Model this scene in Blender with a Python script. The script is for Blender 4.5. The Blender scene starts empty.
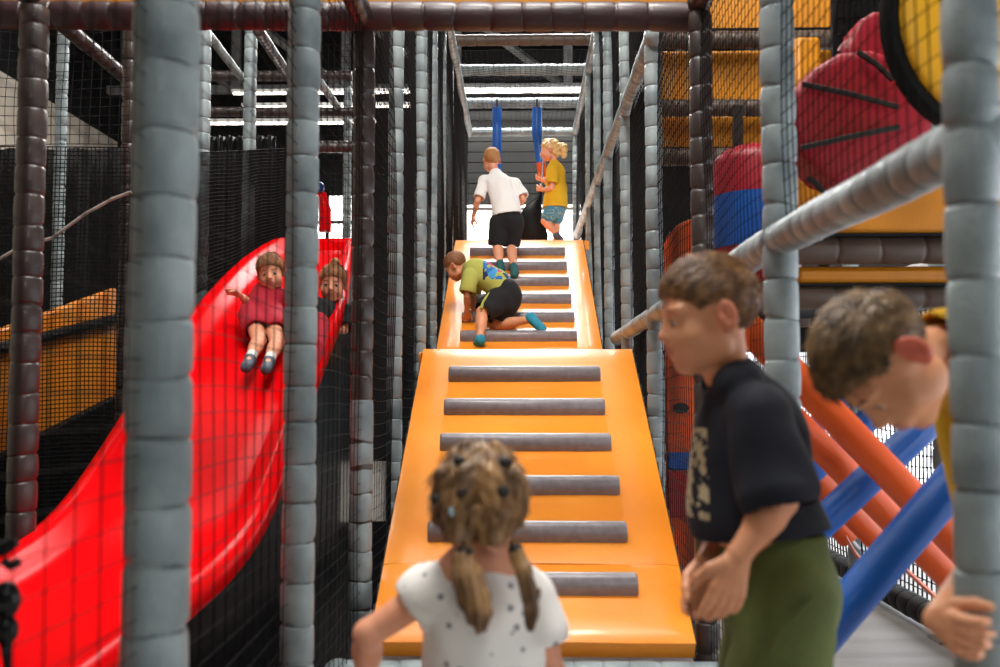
import bpy, bmesh, math, random
import numpy as np
from mathutils import Vector, Matrix, noise as mnoise

random.seed(7)
np.random.seed(7)
scene = bpy.context.scene
COL = scene.collection
V = Vector
# ------------------------------------------------------------------ camera
FPX = 972.0
CAM_H = 1.05
pitch = math.radians(3.25)
yaw = math.atan(20 / FPX)          # camera turned a touch to the left of the corridor axis
cam_data = bpy.data.cameras.new('camera')
cam_data.sensor_width = 36.0
cam_data.lens = 36.0 * FPX / 1000.0
cam_data.clip_start = 0.05
cam_data.dof.use_dof = True
cam_data.dof.focus_distance = 6.3
cam_data.dof.aperture_fstop = 2.9
cam = bpy.data.objects.new('camera', cam_data)
COL.objects.link(cam)
cam.location = (0, 0, CAM_H)
cam.rotation_euler = (math.pi / 2 + pitch, 0, yaw)
scene.camera = cam
CR = cam.rotation_euler.to_matrix()


def P(px, py, Y):
    """world point at depth Y seen at photo pixel (px, py)"""
    d = CR @ V(((px - 500) / FPX, -(py - 333.5) / FPX, -1.0))
    t = Y / d.y
    return V((d.x * t, Y, CAM_H + d.z * t))


def PX(px, py, X):
    d = CR @ V(((px - 500) / FPX, -(py - 333.5) / FPX, -1.0))
    t = X / d.x
    return V((X, d.y * t, CAM_H + d.z * t))


# ------------------------------------------------------------------ colours, materials
def lin(h):
    h = h.lstrip('#')
    c = [int(h[i:i + 2], 16) / 255 for i in (0, 2, 4)]
    return tuple(x / 12.92 if x <= .04045 else ((x + .055) / 1.055) ** 2.4 for x in c) + (1,)


def new_mat(name):
    m = bpy.data.materials.new(name)
    m.use_nodes = True
    nt = m.node_tree
    b = nt.nodes['Principled BSDF']
    return m, nt, b


def mat(name, col, rough=.5, col2=None, scale=20, bump=0, bscale=60, coat=0, metal=0, spec=.5, detail=3, stretch=None, sheen=0, sss=0):
    m, nt, b = new_mat(name)
    b.inputs['Roughness'].default_value = rough
    b.inputs['Metallic'].default_value = metal
    b.inputs['Specular IOR Level'].default_value = spec
    b.inputs['Coat Weight'].default_value = coat
    b.inputs['Coat Roughness'].default_value = .08
    b.inputs['Sheen Weight'].default_value = sheen
    if sss:
        b.inputs['Subsurface Weight'].default_value = sss
        b.inputs['Subsurface Radius'].default_value = (.6, .25, .15)
        b.inputs['Subsurface Scale'].default_value = .012
    b.inputs['Base Color'].default_value = lin(col)
    tc = nt.nodes.new('ShaderNodeTexCoord')
    vec = tc.outputs['Object']
    if stretch:
        mp = nt.nodes.new('ShaderNodeMapping')
        mp.inputs['Scale'].default_value = stretch
        nt.links.new(vec, mp.inputs['Vector'])
        vec = mp.outputs['Vector']
    if col2:
        n = nt.nodes.new('ShaderNodeTexNoise')
        n.inputs['Scale'].default_value = scale
        n.inputs['Detail'].default_value = detail
        nt.links.new(vec, n.inputs['Vector'])
        r = nt.nodes.new('ShaderNodeValToRGB')
        r.color_ramp.elements[0].position = .35
        r.color_ramp.elements[1].position = .65
        r.color_ramp.elements[0].color = lin(col)
        r.color_ramp.elements[1].color = lin(col2)
        nt.links.new(n.outputs['Fac'], r.inputs['Fac'])
        nt.links.new(r.outputs['Color'], b.inputs['Base Color'])
    if bump:
        n2 = nt.nodes.new('ShaderNodeTexNoise')
        n2.inputs['Scale'].default_value = bscale
        n2.inputs['Detail'].default_value = 3
        nt.links.new(vec, n2.inputs['Vector'])
        bp = nt.nodes.new('ShaderNodeBump')
        bp.inputs['Strength'].default_value = bump
        bp.inputs['Distance'].default_value = .004
        nt.links.new(n2.outputs['Fac'], bp.inputs['Height'])
        nt.links.new(bp.outputs['Normal'], b.inputs['Normal'])
    return m


def emit(name, col, strength):
    m, nt, b = new_mat(name)
    b.inputs['Base Color'].default_value = (0, 0, 0, 1)
    b.inputs['Emission Color'].default_value = lin(col)
    b.inputs['Emission Strength'].default_value = strength
    return m


# ------------------------------------------------------------------ objects
def tag(o, label=None, cat=None, group=None, kind=None):
    if label: o['label'] = label
    if cat: o['category'] = cat
    if group: o['group'] = group
    if kind: o['kind'] = kind
    return o


def link(name, mesh, m=None, parent=None, smooth=None):
    o = bpy.data.objects.new(name, mesh)
    COL.objects.link(o)
    if m is not None:
        for mm in (m if isinstance(m, (list, tuple)) else [m]):
            mesh.materials.append(mm)
    if parent is not None:
        o.parent = parent
    if smooth is not None:
        mesh.polygons.foreach_set('use_smooth', [True] * len(mesh.polygons))
        if smooth < 3.1:
            mesh.set_sharp_from_angle(angle=smooth)
    return o


def thing(name, loc, label, cat, group=None, kind=None):
    o = bpy.data.objects.new(name, None)
    o.empty_display_size = .1
    COL.objects.link(o)
    o.location = loc
    return tag(o, label, cat, group, kind)


class MB:
    """collects shapes (in world metres) into one mesh"""
    def __init__(s):
        s.v, s.f = [], []

    def add(s, verts, faces):
        n = len(s.v)
        s.v += [tuple(x) for x in verts]
        s.f += [tuple(i + n for i in f) for f in faces]
        return s

    def tube(s, pts, rad, seg=14, caps=True, up=None, flat=1.0):
        pts = [V(p) for p in pts]
        if not isinstance(rad, (list, tuple)):
            rad = [rad] * len(pts)
        t0 = (pts[1] - pts[0]).normalized()
        u = V(up) if up else (V((0, 0, 1)) if abs(t0.z) < .9 else V((1, 0, 0)))
        vs, fs = [], []
        for i, p in enumerate(pts):
            a = pts[max(0, i - 1)]
            b = pts[min(len(pts) - 1, i + 1)]
            t = (b - a).normalized()
            u = (u - t * u.dot(t)).normalized()
            w = t.cross(u)
            for k in range(seg):
                an = 2 * math.pi * k / seg
                vs.append(p + u * (math.cos(an) * rad[i] * flat) + w * (math.sin(an) * rad[i]))
        m = len(pts)
        for i in range(m - 1):
            for k in range(seg):
                k2 = (k + 1) % seg
                fs.append((i * seg + k, i * seg + k2, (i + 1) * seg + k2, (i + 1) * seg + k))
        if caps:
            fs.append(tuple(range(seg))[::-1])
            fs.append(tuple((m - 1) * seg + k for k in range(seg)))
        return s.add(vs, fs)

    def box(s, lo, hi, M=None):
        lo, hi = V(lo), V(hi)
        vs = [V((x, y, z)) for x in (lo.x, hi.x) for y in (lo.y, hi.y) for z in (lo.z, hi.z)]
        if M is not None:
            vs = [M @ v for v in vs]
        return s.add(vs, [(0, 1, 3, 2), (4, 6, 7, 5), (0, 4, 5, 1), (2, 3, 7, 6), (0, 2, 6, 4), (1, 5, 7, 3)])

    def loft(s, rings, closed=True, caps=True):
        n = len(rings[0])
        vs = [p for r in rings for p in r]
        fs = []
        for i in range(len(rings) - 1):
            for k in range(n if closed else n - 1):
                k2 = (k + 1) % n
                fs.append((i * n + k, i * n + k2, (i + 1) * n + k2, (i + 1) * n + k))
        if caps and closed:
            fs.append(tuple(range(n))[::-1])
            fs.append(tuple((len(rings) - 1) * n + k for k in range(n)))
        return s.add(vs, fs)

    def sphere(s, c, r, nu=16, nv=10, M=None):
        c = V(c)
        r = V(r) if not isinstance(r, (int, float)) else V((r, r, r))
        rings = []
        for j in range(nv + 1):
            th = math.pi * j / nv
            ring = []
            for k in range(nu):
                ph = 2 * math.pi * k / nu
                q = V((r.x * max(math.sin(th), 1e-3) * math.cos(ph), r.y * max(math.sin(th), 1e-3) * math.sin(ph), -r.z * math.cos(th)))
                ring.append((M @ q if M is not None else q) + c)
            rings.append(ring)
        return s.loft(rings)

    def mesh(s, name, loc=None):
        me = bpy.data.meshes.new(name)
        off = V(loc) if loc is not None else V((0, 0, 0))
        me.from_pydata([V(v) - off for v in s.v], [], s.f)
        bm = bmesh.new()
        bm.from_mesh(me)
        bmesh.ops.recalc_face_normals(bm, faces=bm.faces)
        bm.to_mesh(me)
        bm.free()
        return me

    def obj(s, name, m, parent=None, smooth=.6, bevel=0, bseg=2, loc=None):
        """parent's location is the origin of the mesh; without one, loc (or the lowest centre) is"""
        if parent is not None:
            off = parent.matrix_basis.translation.copy()
            p = parent.parent
            while p is not None:
                off = off + p.matrix_basis.translation
                p = p.parent
        elif loc is not None:
            off = V(loc)
        else:
            xs = [v[0] for v in s.v]; ys = [v[1] for v in s.v]; zs = [v[2] for v in s.v]
            off = V(((min(xs) + max(xs)) / 2, (min(ys) + max(ys)) / 2, min(zs)))
        me = s.mesh(name, off)
        o = link(name, me, m, None, smooth)
        if parent is not None:
            o.parent = parent
        else:
            o.location = off
        if bevel:
            b = o.modifiers.new('bevel', 'BEVEL')
            b.width = bevel
            b.segments = bseg
            b.limit_method = 'ANGLE'
            b.angle_limit = .7
        return o


def struct(o):
    o['kind'] = 'structure'
    return o


# ------------------------------------------------------------------ nets: one connected knotted sheet, strands by the wireframe modifier
def net(name, corner, u, v, cu, cv, thick, m, label=None, parent=None, sag=.012, seed=0, rails=None, cat='net', group=None):
    corner, u, v = V(corner), V(u), V(v)
    nu = max(2, round(u.length / cu)); nv = max(2, round(v.length / cv))
    nrm = u.cross(v).normalized()
    I, J = np.meshgrid(np.linspace(0, 1, nu + 1), np.linspace(0, 1, nv + 1), indexing='ij')
    rs = np.random.RandomState(seed)
    a, b = rs.rand(2) * 6
    lu = u.length
    bump = sag * (np.sin(I * lu * 5.5 + a + J * 3) * np.sin(J * v.length * 2.2 + b) + .6 * np.sin(I * lu * 2.3 - b) * np.sin(J * 3.1 * math.pi))
    drop = sag * .8 * np.sin(I * lu * 6 + a) * np.sin(J * math.pi)
    pts = np.array(corner)[None, None] + I[..., None] * np.array(u) + J[..., None] * np.array(v) + bump[..., None] * np.array(nrm) + drop[..., None] * np.array(v.normalized())
    idx = np.arange((nu + 1) * (nv + 1)).reshape(nu + 1, nv + 1)
    q = np.stack([idx[:-1, :-1], idx[1:, :-1], idx[1:, 1:], idx[:-1, 1:]], -1).reshape(-1, 4)
    me = bpy.data.meshes.new(name)
    me.from_pydata((pts - np.array(corner)).reshape(-1, 3).tolist(), [], q.tolist())
    o = bpy.data.objects.new(name, me)
    COL.objects.link(o)
    me.materials.append(m)
    o.location = corner
    w = o.modifiers.new('strands', 'WIREFRAME')
    w.thickness = thick
    w.use_boundary = True
    w.use_even_offset = False
    tag(o, label, cat, group)
    return o
# ------------------------------------------------------------------ smooth bodies and cloth from blended distance fields
class SD:
    def __init__(s, lo, hi, h):
        s.h = h
        s.lo = np.array(lo, float)
        s.n = np.ceil((np.array(hi, float) - s.lo) / h).astype(int) + 1
        s.f = np.full(tuple(s.n), .08, np.float32)
        s.ax = [(s.lo[i] + h * np.arange(s.n[i])).astype(np.float32) for i in range(3)]

    def sub(s, lo, hi):
        i0 = np.clip(np.floor((np.array(lo) - s.lo) / s.h).astype(int), 0, s.n)
        i1 = np.clip(np.ceil((np.array(hi) - s.lo) / s.h).astype(int) + 1, 0, s.n)
        if (i1 <= i0).any():
            return None
        sl = tuple(slice(a, b) for a, b in zip(i0, i1))
        return sl, s.ax[0][sl[0]][:, None, None], s.ax[1][sl[1]][None, :, None], s.ax[2][sl[2]][None, None, :]

    def mix(s, sl, d, k):
        a = s.f[sl]
        if k > 0:
            t = np.clip(.5 + .5 * (a - d) / k, 0, 1)
            s.f[sl] = a + (d - a) * t - k * t * (1 - t)
        else:
            s.f[sl] = np.minimum(a, d)

    def cut(s, sl, d, k):
        a = s.f[sl]
        d = -d
        if k > 0:
            t = np.clip(.5 - .5 * (a - d) / k, 0, 1)
            s.f[sl] = a + (d - a) * t + k * t * (1 - t)
        else:
            s.f[sl] = np.maximum(a, d)

    def cone(s, a, b, ra, rb, k=.01, n=None, q=1.0, neg=False, inset=0):
        a = np.array(a, float); b = np.array(b, float)
        R = max(ra, rb) * max(1, q) + k + .012
        g = s.sub(np.minimum(a, b) - R, np.maximum(a, b) + R)
        if g is None: return
        sl, x, y, z = g
        ab = b - a
        L2 = max(ab @ ab, 1e-9)
        px, py, pz = x - a[0], y - a[1], z - a[2]
        t = np.clip((px * ab[0] + py * ab[1] + pz * ab[2]) / L2, 0, 1)
        qx, qy, qz = px - t * ab[0], py - t * ab[1], pz - t * ab[2]
        if n is not None:
            n = np.array(n, float); n /= np.linalg.norm(n)
            c = (qx * n[0] + qy * n[1] + qz * n[2]) * (1 / q - 1)
            qx, qy, qz = qx + n[0] * c, qy + n[1] * c, qz + n[2] * c
        d = np.sqrt(qx * qx + qy * qy + qz * qz) - (ra + (rb - ra) * t)
        if n is not None and q < 1: d = d * (.5 + .5 * q)
        (s.cut if neg else s.mix)(sl, d.astype(np.float32), k)

    def ell(s, c, r, R=None, k=.01, neg=False):
        c = np.array(c, float)
        r = np.array(r if not isinstance(r, (int, float)) else (r, r, r), float)
        B = r.max() + k + .012
        g = s.sub(c - B, c + B)
        if g is None: return
        sl, x, y, z = g
        px, py, pz = x - c[0], y - c[1], z - c[2]
        if R is not None:
            px, py, pz = (px * R[0, i] + py * R[1, i] + pz * R[2, i] for i in range(3))
        k0 = np.sqrt((px / r[0]) ** 2 + (py / r[1]) ** 2 + (pz / r[2]) ** 2) + 1e-6
        k1 = np.sqrt((px / r[0] ** 2) ** 2 + (py / r[1] ** 2) ** 2 + (pz / r[2] ** 2) ** 2) + 1e-6
        d = k0 * (k0 - 1) / k1
        (s.cut if neg else s.mix)(sl, d.astype(np.float32), k)

    def plane(s, p, n, k=0):
        """remove everything on the side n points to"""
        n = np.array(n, float); n /= np.linalg.norm(n)
        x, y, z = s.ax[0][:, None, None], s.ax[1][None, :, None], s.ax[2][None, None, :]
        d = ((x - p[0]) * n[0] + (y - p[1]) * n[1] + (z - p[2]) * n[2]).astype(np.float32)
        s.f = np.maximum(s.f, d)

    def wrinkle(s, amp, fr=(18, 18, 26), seed=0):
        rs = np.random.RandomState(seed)
        x, y, z = s.ax[0][:, None, None], s.ax[1][None, :, None], s.ax[2][None, None, :]
        w = 0
        for j in range(4):
            k = rs.normal(size=3) * np.array(fr)
            k2 = rs.normal(size=3) * np.array(fr) * .5
            w = w + np.sin(k[0] * x + k[1] * y + k[2] * z + rs.rand() * 6 + 1.5 * np.sin(k2[0] * x + k2[1] * y + k2[2] * z)) / 4
        s.f += (amp * (w - .15)).astype(np.float32)

    def shell(s, t):
        s.f = np.maximum(s.f, -(s.f + t))

    def mesh(s, name, off=(0, 0, 0)):
        f = s.f
        f[0] = f[-1] = .08; f[:, 0] = f[:, -1] = .08; f[:, :, 0] = f[:, :, -1] = .08
        ins = f < 0
        nx, ny, nz = f.shape
        c = np.zeros((nx - 1, ny - 1, nz - 1), np.uint8)
        for i in (0, 1):
            for j in (0, 1):
                for k in (0, 1):
                    c += ins[i:nx - 1 + i, j:ny - 1 + j, k:nz - 1 + k]
        act = (c > 0) & (c < 8)
        ci = np.argwhere(act)
        ids = np.full(c.shape, -1, np.int32)
        ids[act] = np.arange(len(ci))
        acc = np.zeros((len(ci), 3)); cnt = np.zeros(len(ci))
        offs = [(i, j, k) for i in (0, 1) for j in (0, 1) for k in (0, 1)]
        val = {o: f[ci[:, 0] + o[0], ci[:, 1] + o[1], ci[:, 2] + o[2]].astype(float) for o in offs}
        for o in offs:
            for ax in range(3):
                if o[ax] == 0:
                    o2 = tuple(1 if q == ax else o[q] for q in range(3))
                    a, b = val[o], val[o2]
                    m = (a < 0) != (b < 0)
                    t = np.where(m, a / np.where(m, a - b, 1), 0)
                    p = np.array(o, float)[None].repeat(len(ci), 0)
                    p[:, ax] += t
                    acc += p * m[:, None]
                    cnt += m
        vs = s.lo + (ci + acc / np.maximum(cnt, 1)[:, None]) * s.h - np.array(off)
        quads = []
        for ax in range(3):
            a = [slice(None)] * 3; b = [slice(None)] * 3
            a[ax] = slice(0, -1); b[ax] = slice(1, None)
            sg = ins[tuple(a)] != ins[tuple(b)]
            e = np.argwhere(sg)
            u, v = (ax + 1) % 3, (ax + 2) % 3
            lim = np.array(c.shape)
            ok = (e[:, u] > 0) & (e[:, v] > 0) & (e[:, u] < lim[u]) & (e[:, v] < lim[v])
            e = e[ok]
            def gi(du, dv):
                g = e.copy(); g[:, u] -= du; g[:, v] -= dv
                return ids[g[:, 0], g[:, 1], g[:, 2]]
            q = np.stack([gi(1, 1), gi(0, 1), gi(0, 0), gi(1, 0)], 1)
            pos = ins[e[:, 0], e[:, 1], e[:, 2]]
            q[~pos] = q[~pos][:, ::-1]
            quads.append(q)
        quads = np.concatenate(quads)
        quads = quads[(quads >= 0).all(1)]
        me = bpy.data.meshes.new(name)
        me.vertices.add(len(vs)); me.vertices.foreach_set('co', vs.astype(np.float32).ravel())
        me.loops.add(quads.size); me.loops.foreach_set('vertex_index', quads.astype(np.int32).ravel())
        me.polygons.add(len(quads)); me.polygons.foreach_set('loop_start', np.arange(0, quads.size, 4, dtype=np.int32))
        me.polygons.foreach_set('use_smooth', np.ones(len(quads), bool))
        me.update(calc_edges=True)
        return me
# ------------------------------------------------------------------ materials of the place
M = {}
M['foam'] = mat('grey vinyl foam', '667276', .42, '92a0a2', 7, .6, 320, coat=.1, detail=8)
M['foam_dark'] = mat('shaded and brown vinyl foam', '2e2523', .4, '3a2f2c', 5, .25, 220, coat=.15)  # near-black brown: shade coloured onto grey posts, own tone of red brown bars
M['tie'] = mat('grey tie', '3c4245', .5)
M['pad_orange'] = mat('orange vinyl pad', 'ee8a1e', .36, 'f29628', 3, .12, 90, coat=.25)
M['pad_deep'] = mat('deep orange vinyl', 'cf8512', .4, 'c07a0e', 6, .15, 120)
M['pad_brown'] = mat('brown foam beam', '473930', .5, '544438', 6, .2, 160)
M['rung'] = mat('grey rung vinyl', '736d70', .38, '817a7d', 30, .25, 300, coat=.15)
M['lace'] = mat('black lacing cord', '1a1410', .7)
M['net'] = mat('black net cord', '0a0a0a', .8, spec=.15)
M['net_grey'] = mat('charcoal net cord', '101011', .8, spec=.2)
M['cord'] = mat('pale rope', 'a9a39b', .8)
M['slide_red'] = mat('glossy red plastic', 'e2040b', .26, 'd4030a', 2, .02, 12, spec=.035)
M['black_panel'] = mat('glossy black panel', '060506', .22, bump=.02, bscale=6, coat=0, spec=.1)
M['black_vinyl'] = mat('black vinyl', '0a0a0b', .6, bump=.2, bscale=80, spec=.2)
M['black_metal'] = mat('black metal', '17181a', .28, metal=.4)
M['crimson'] = mat('crimson vinyl', '94081f', .45, '9f0c25', 5, .15, 100)
M['yellow'] = mat('yellow vinyl', 'f0b01c', .42, 'f5b828', 4, .12, 100)
M['blue'] = mat('blue foam', '0a50a6', .4, '0d58ae', 5, .2, 140, coat=.1)
M['orange_foam'] = mat('orange foam tube', 'de5608', .45, 'd44e06', 5, .2, 140)
M['red_vinyl'] = mat('red vinyl', 'a8141c', .4, bump=.1)
M['steel'] = mat('galvanised steel', '9a9c9d', .4, '7e8182', 12, .1, 40, metal=.5)
M['floor'] = mat('pale grey floor', 'b0aca6', .45, '9a958f', 1.2, .05, 30, detail=6, stretch=(1, 6, 1))
M['ceil'] = mat('dark ceiling', '101113', .85, '161719', 3)
M['wall_pale'] = mat('pale render wall', 'c9c0b2', .8, 'b5aa9a', 2, .2, 40)
M['wall_dark'] = mat('dark wall', '151618', .85, '101113', 3, spec=.2)
M['panel_wall'] = mat('charcoal corrugated panel', '222423', .7, '1d1f1e', 8, .2, 90)
M['tube_light'] = emit('lit fluorescent tube', 'fff4e2', 5)
M['sky_light'] = emit('daylight pane', 'f4f8ff', 3.0)
M['sky_soft'] = emit('bright daylight pane', 'fffaf2', 3.6)
M['frame_white'] = mat('white frame paint', 'd8d8d6', .4)

# ------------------------------------------------------------------ setting
HX0, HX1, HY0, HY1, HZ = -6.0, 2.7, -3.0, 14.2, 6.4
def slab(name, lo, hi, m):
    return struct(MB().box(lo, hi).obj(name, m, smooth=.3))
slab('floor', (HX0, HY0, -.1), (HX1, HY1, 0), M['floor'])
slab('ceiling', (HX0, HY0, HZ), (HX1, HY1, HZ + .1), M['ceil'])
slab('wall_left', (HX0 - .1, HY0, 0), (HX0, HY1, 4.72), M['wall_pale'])
slab('trim_1', (HX0 - .12, HY0, 4.72), (HX0 + .02, HY1, HZ), M['wall_dark'])
slab('wall_back', (HX0, HY1, 0), (HX1, HY1 + .1, HZ), M['wall_dark'])
# daylight wall: sill wall, big glazed bays, wall over them
slab('wall_right', (HX1, HY0, 1.9), (HX1 + .1, HY1, HZ), M['wall_dark'])
slab('baseboard_right', (HX1, HY0, 0), (HX1 + .1, HY1, .12), M['wall_pale'])
for i in range(5):
    y0 = -1.0 + i * 3.0
    w = struct(MB().box((HX1 + .03, y0 + .06, .12), (HX1 + .05, y0 + 2.94, 1.9)).obj('window_%d' % (i + 1), M['sky_light'], smooth=.3))
    f = MB()
    for a in (y0, y0 + .97, y0 + 1.97, y0 + 2.94):
        f.box((HX1 - .02, a, .12), (HX1 + .06, a + .06, 1.9))
    for z in (.12, 1.84):
        f.box((HX1 - .015, y0, z), (HX1 + .055, y0 + 3.0, z + .06))
    f.obj('window_frame', M['frame_white'], w, smooth=.3)

# roof truss and strip lights across the hall
def truss(Y, x0, x1, z0, z1, label):
    t = thing('roof_truss', (0, Y, z0), label, 'roof truss', 'steel roof trusses over the play frame')
    MB().box((x0, Y - .05, z0), (x1, Y + .05, z0 + .1)).obj('bottom_chord', M['steel'], t, smooth=.3)
    MB().box((x0, Y - .05, z1), (x1, Y + .05, z1 + .1)).obj('top_chord', M['steel'], t, smooth=.3)
    n = int((x1 - x0) / 1.5)
    for i in range(n + 1):
        x = x0 + .25 + i * 1.5
        if x + .06 < x1:
            MB().box((x - .06, Y - .04, z0 + .1), (x + .06, Y + .04, z1)).obj('upright', M['steel'], t, smooth=.3)
        if x + 1.3 < x1:
            MB().tube([(x + .1, Y, z1), (x + 1.4, Y, z0 + .1)], .06, 4).obj('brace', M['steel'], t, smooth=.3)
truss(12.9, -5.6, 2.6, 5.05, 6.15, 'pale steel roof truss high at the end of the climbing corridor')
truss(9.6, -5.6, -.9, 4.75, 5.7, 'steel roof truss over the red slide, behind the dark posts')

def strip_light(x0, x1, Y, z, label):
    t = thing('strip_light', ((x0 + x1) / 2, Y, z), label, 'ceiling light', 'bright fluorescent strips across the hall')
    MB().box((x0, Y - .04, z + .025), (x1, Y + .04, z + .06)).obj('housing', M['frame_white'], t, smooth=.3)
    MB().tube([(x0 + .02, Y, z + .02), (x1 - .02, Y, z + .02)], .02, 10).obj('tube', M['tube_light'], t)
strip_light(-3.6, .9, 11.9, 4.72, 'upper bright fluorescent strip crossing above the far end of the corridor')
strip_light(-3.6, .9, 12.35, 4.68, 'lower bright fluorescent strip just above the last crossbar')
strip_light(-3.9, -1.6, 10.6, 3.98, 'short fluorescent strip behind the grey posts over the slide')

# ------------------------------------------------------------------ padded posts and beams
def padded(mb, a, b, r, seg=.1, n=18, rnd=0, amp=.0036, jit=.5):
    """foam sleeve pinched at every tie"""
    a, b = V(a), V(b)
    L = (b - a).length
    d = (b - a) / L
    rs = random.Random(rnd)
    u = V((1, 0, 0)) if abs(d.x) < .7 else V((0, 1, 0))
    u = (u - d * u.dot(d)).normalized()
    w = d.cross(u)
    cuts = [0]
    while cuts[-1] < L - seg * .6:
        cuts.append(cuts[-1] + seg * rs.uniform(.88, 1.12))
    cuts[-1] = L
    rings = []
    ring_pos = []
    for i in range(len(cuts) - 1):
        s0, s1 = cuts[i], cuts[i + 1]
        tilt = rs.uniform(-.012, .012) * jit * 2
        ph = rs.uniform(0, 6.28)
        bul = rs.uniform(.6, 1.2)
        prof = [(0.0, -1.5), (.035, -.3), (.10, .3), (.5, .65 * bul), (.90, .3), (.965, -.3)]
        for q, e in prof:
            ring = []
            for k in range(n):
                an = 2 * math.pi * k / n
                tt = tilt * math.cos(an - ph) * (1 - q)
                rr = r + amp * e + .0012 * math.sin(3 * an + i)
                s = s0 + q * (s1 - s0) + tt
                s = min(max(s, 0), L)
                ring.append(a + d * s + u * (math.cos(an) * rr) + w * (math.sin(an) * rr))
            rings.append(ring)
        ring_pos.append(s0)
    rings.append([a + d * L + u * (math.cos(2 * math.pi * k / n) * r) + w * (math.sin(2 * math.pi * k / n) * r) for k in range(n)])
    mb.loft(rings)
    return [a + d * s for s in ring_pos[1:]], d


def post(X, Y, z0, z1, r, m, label, ties=False, group=None, n=16, seg=.1, cap=True, cat='post', rnd=None):
    rnd = int(abs(X * 131 + Y * 977)) if rnd is None else rnd
    t = thing('padded_post', (X, Y, z0), label, cat, group or 'padded uprights of the play frame')
    mb = MB()
    pos, d = padded(mb, (X, Y, z0 + .02), (X, Y, z1), r, seg, n, rnd)
    mb.obj('foam_sleeve', m, t, smooth=3.2)
    MB().box((X - r - .02, Y - r - .02, z0), (X + r + .02, Y + r + .02, z0 + .012)).obj('base_plate', M['steel'], t, smooth=.3)
    if ties:
        first = None
        for p in pos:
            if first is None:
                b = MB()
                pts = [V((math.cos(2 * math.pi * k / 20) * (r - .0045), math.sin(2 * math.pi * k / 20) * (r - .0045), 0)) for k in range(21)]
                b.tube([q + V((X, Y, p.z)) for q in pts], .0022, 5, caps=False)
                first = b.obj('tie', M['tie'], t, smooth=3.2)
                base = p.z
            else:
                c = first.copy()
                COL.objects.link(c)
                c.parent = t
                c.location = (0, 0, p.z - base)
    return t


def beam(a, b, r, m, label, seg=.1, group='padded crossbars of the play frame', name='padded_beam', cat='beam', n=14, ends=True, amp=.003):
    a, b = V(a), V(b)
    t = thing(name, (a + b) / 2, label, cat, group)
    mb = MB()
    padded(mb, a, b, r, seg, n, int(abs(a.x * 71 + a.y * 37 + a.z * 911)), amp=amp)
    mb.obj('foam_sleeve', m, t, smooth=3.2)
    if ends:
        for p in (a, b):
            MB().sphere(p, r * 1.12, 14, 8).obj('joint_cover', m, t, smooth=3.2)
    return t

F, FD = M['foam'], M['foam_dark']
XL, XR = -.60, .66
TOP = 4.12
# corridor, slide side
post(-.578, 1.55, 0, 3.0, .0505, F, 'widest grey padded post, standing closest to the camera before the red slide', True, n=24)
post(-.583, 2.57, 0, 3.2, .042, F, 'grey padded post in front of the two children on the red slide', True, n=20)
pm = post(-.60, 3.68, 0, 2.42, .04, FD, 'grey padded post, its shaded upper part coloured dark brown, beside the lower orange ramp', True, n=20)  # shade put into colour: dark upper foam, grey where the light reached
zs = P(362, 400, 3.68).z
mb = MB(); padded(mb, (-.60, 3.68, .02), (-.60, 3.68, zs), .0425, .1, 20, 5); mb.obj('lit_grey_sleeve', F, pm, smooth=3.2)
for (px, Y, r, m, lab) in (
        (395, 4.72, .036, F, 'grey brown padded post just behind the dark post at the lower orange ramp'),
        (420, 5.75, .036, F, 'pale padded post level with the landing, on the slide side of the corridor'),
        (431.5, 6.75, .036, F, 'pale padded post next to the kneeling boy in the lime shirt'),
        (441, 7.75, .036, F, 'thin grey padded post beside the middle of the upper ramp, slide side'),
        (449, 8.75, .036, F, 'thin padded post at the head of the upper ramp, slide side')):
    p = P(px, 300, Y)
    post(p.x, Y, 0, TOP, r, m, lab)
p = P(462, 180, 11.3)
post(p.x, 11.3, 0, 4.05, .04, F, 'white lit padded post at the corridor end behind the boy in white')
# corridor, net-wall side
post(.634, 1.36, 0, 3.0, .036, F, 'grey padded post gripped by the boy in the yellow shirt', True, n=24)
post(.66, 2.46, 0, 3.2, .042, F, 'grey padded post behind the shoulder of the boy in the navy shirt', True, n=20)
post(.66, 3.5, 0, 2.42, .04, FD, 'dark padded post under the big top beam, between the orange ramp and the hanging bag', True, n=20)  # dark foam colours in the shade under the top beam
for (px, Y, r, lab) in (
        (655, 4.72, .04, 'dark grey padded post carrying the knee of the climbing hand rail'),
        (627, 5.95, .036, 'pale padded post crossed by the climbing hand rail above the landing'),
        (609.5, 7.05, .036, 'thin grey padded post beside the lower half of the upper ramp, net wall side'),
        (599, 8.05, .036, 'thin grey padded post beside the upper half of the upper ramp, net wall side'),
        (590, 9.1, .036, 'thin padded post beside the girl in the yellow dress')):
    p = P(px, 300, Y)
    post(p.x, Y, 0, TOP, r, F, lab)
p = P(576, 180, 11.3)
post(p.x, 11.3, 0, 4.05, .04, F, 'white lit padded post at the corridor end behind the girl in yellow')
# slide bay
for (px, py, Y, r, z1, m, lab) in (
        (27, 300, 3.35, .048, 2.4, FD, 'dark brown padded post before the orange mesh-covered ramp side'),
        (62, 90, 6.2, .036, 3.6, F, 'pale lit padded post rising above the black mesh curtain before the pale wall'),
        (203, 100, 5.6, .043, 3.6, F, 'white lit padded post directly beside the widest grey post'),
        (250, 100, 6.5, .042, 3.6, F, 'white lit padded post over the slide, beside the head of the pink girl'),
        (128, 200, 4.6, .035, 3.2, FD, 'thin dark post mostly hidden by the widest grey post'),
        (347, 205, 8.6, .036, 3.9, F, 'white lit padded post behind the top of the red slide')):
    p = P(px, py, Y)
    post(p.x, Y, 0, z1, r, m, lab)
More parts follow.
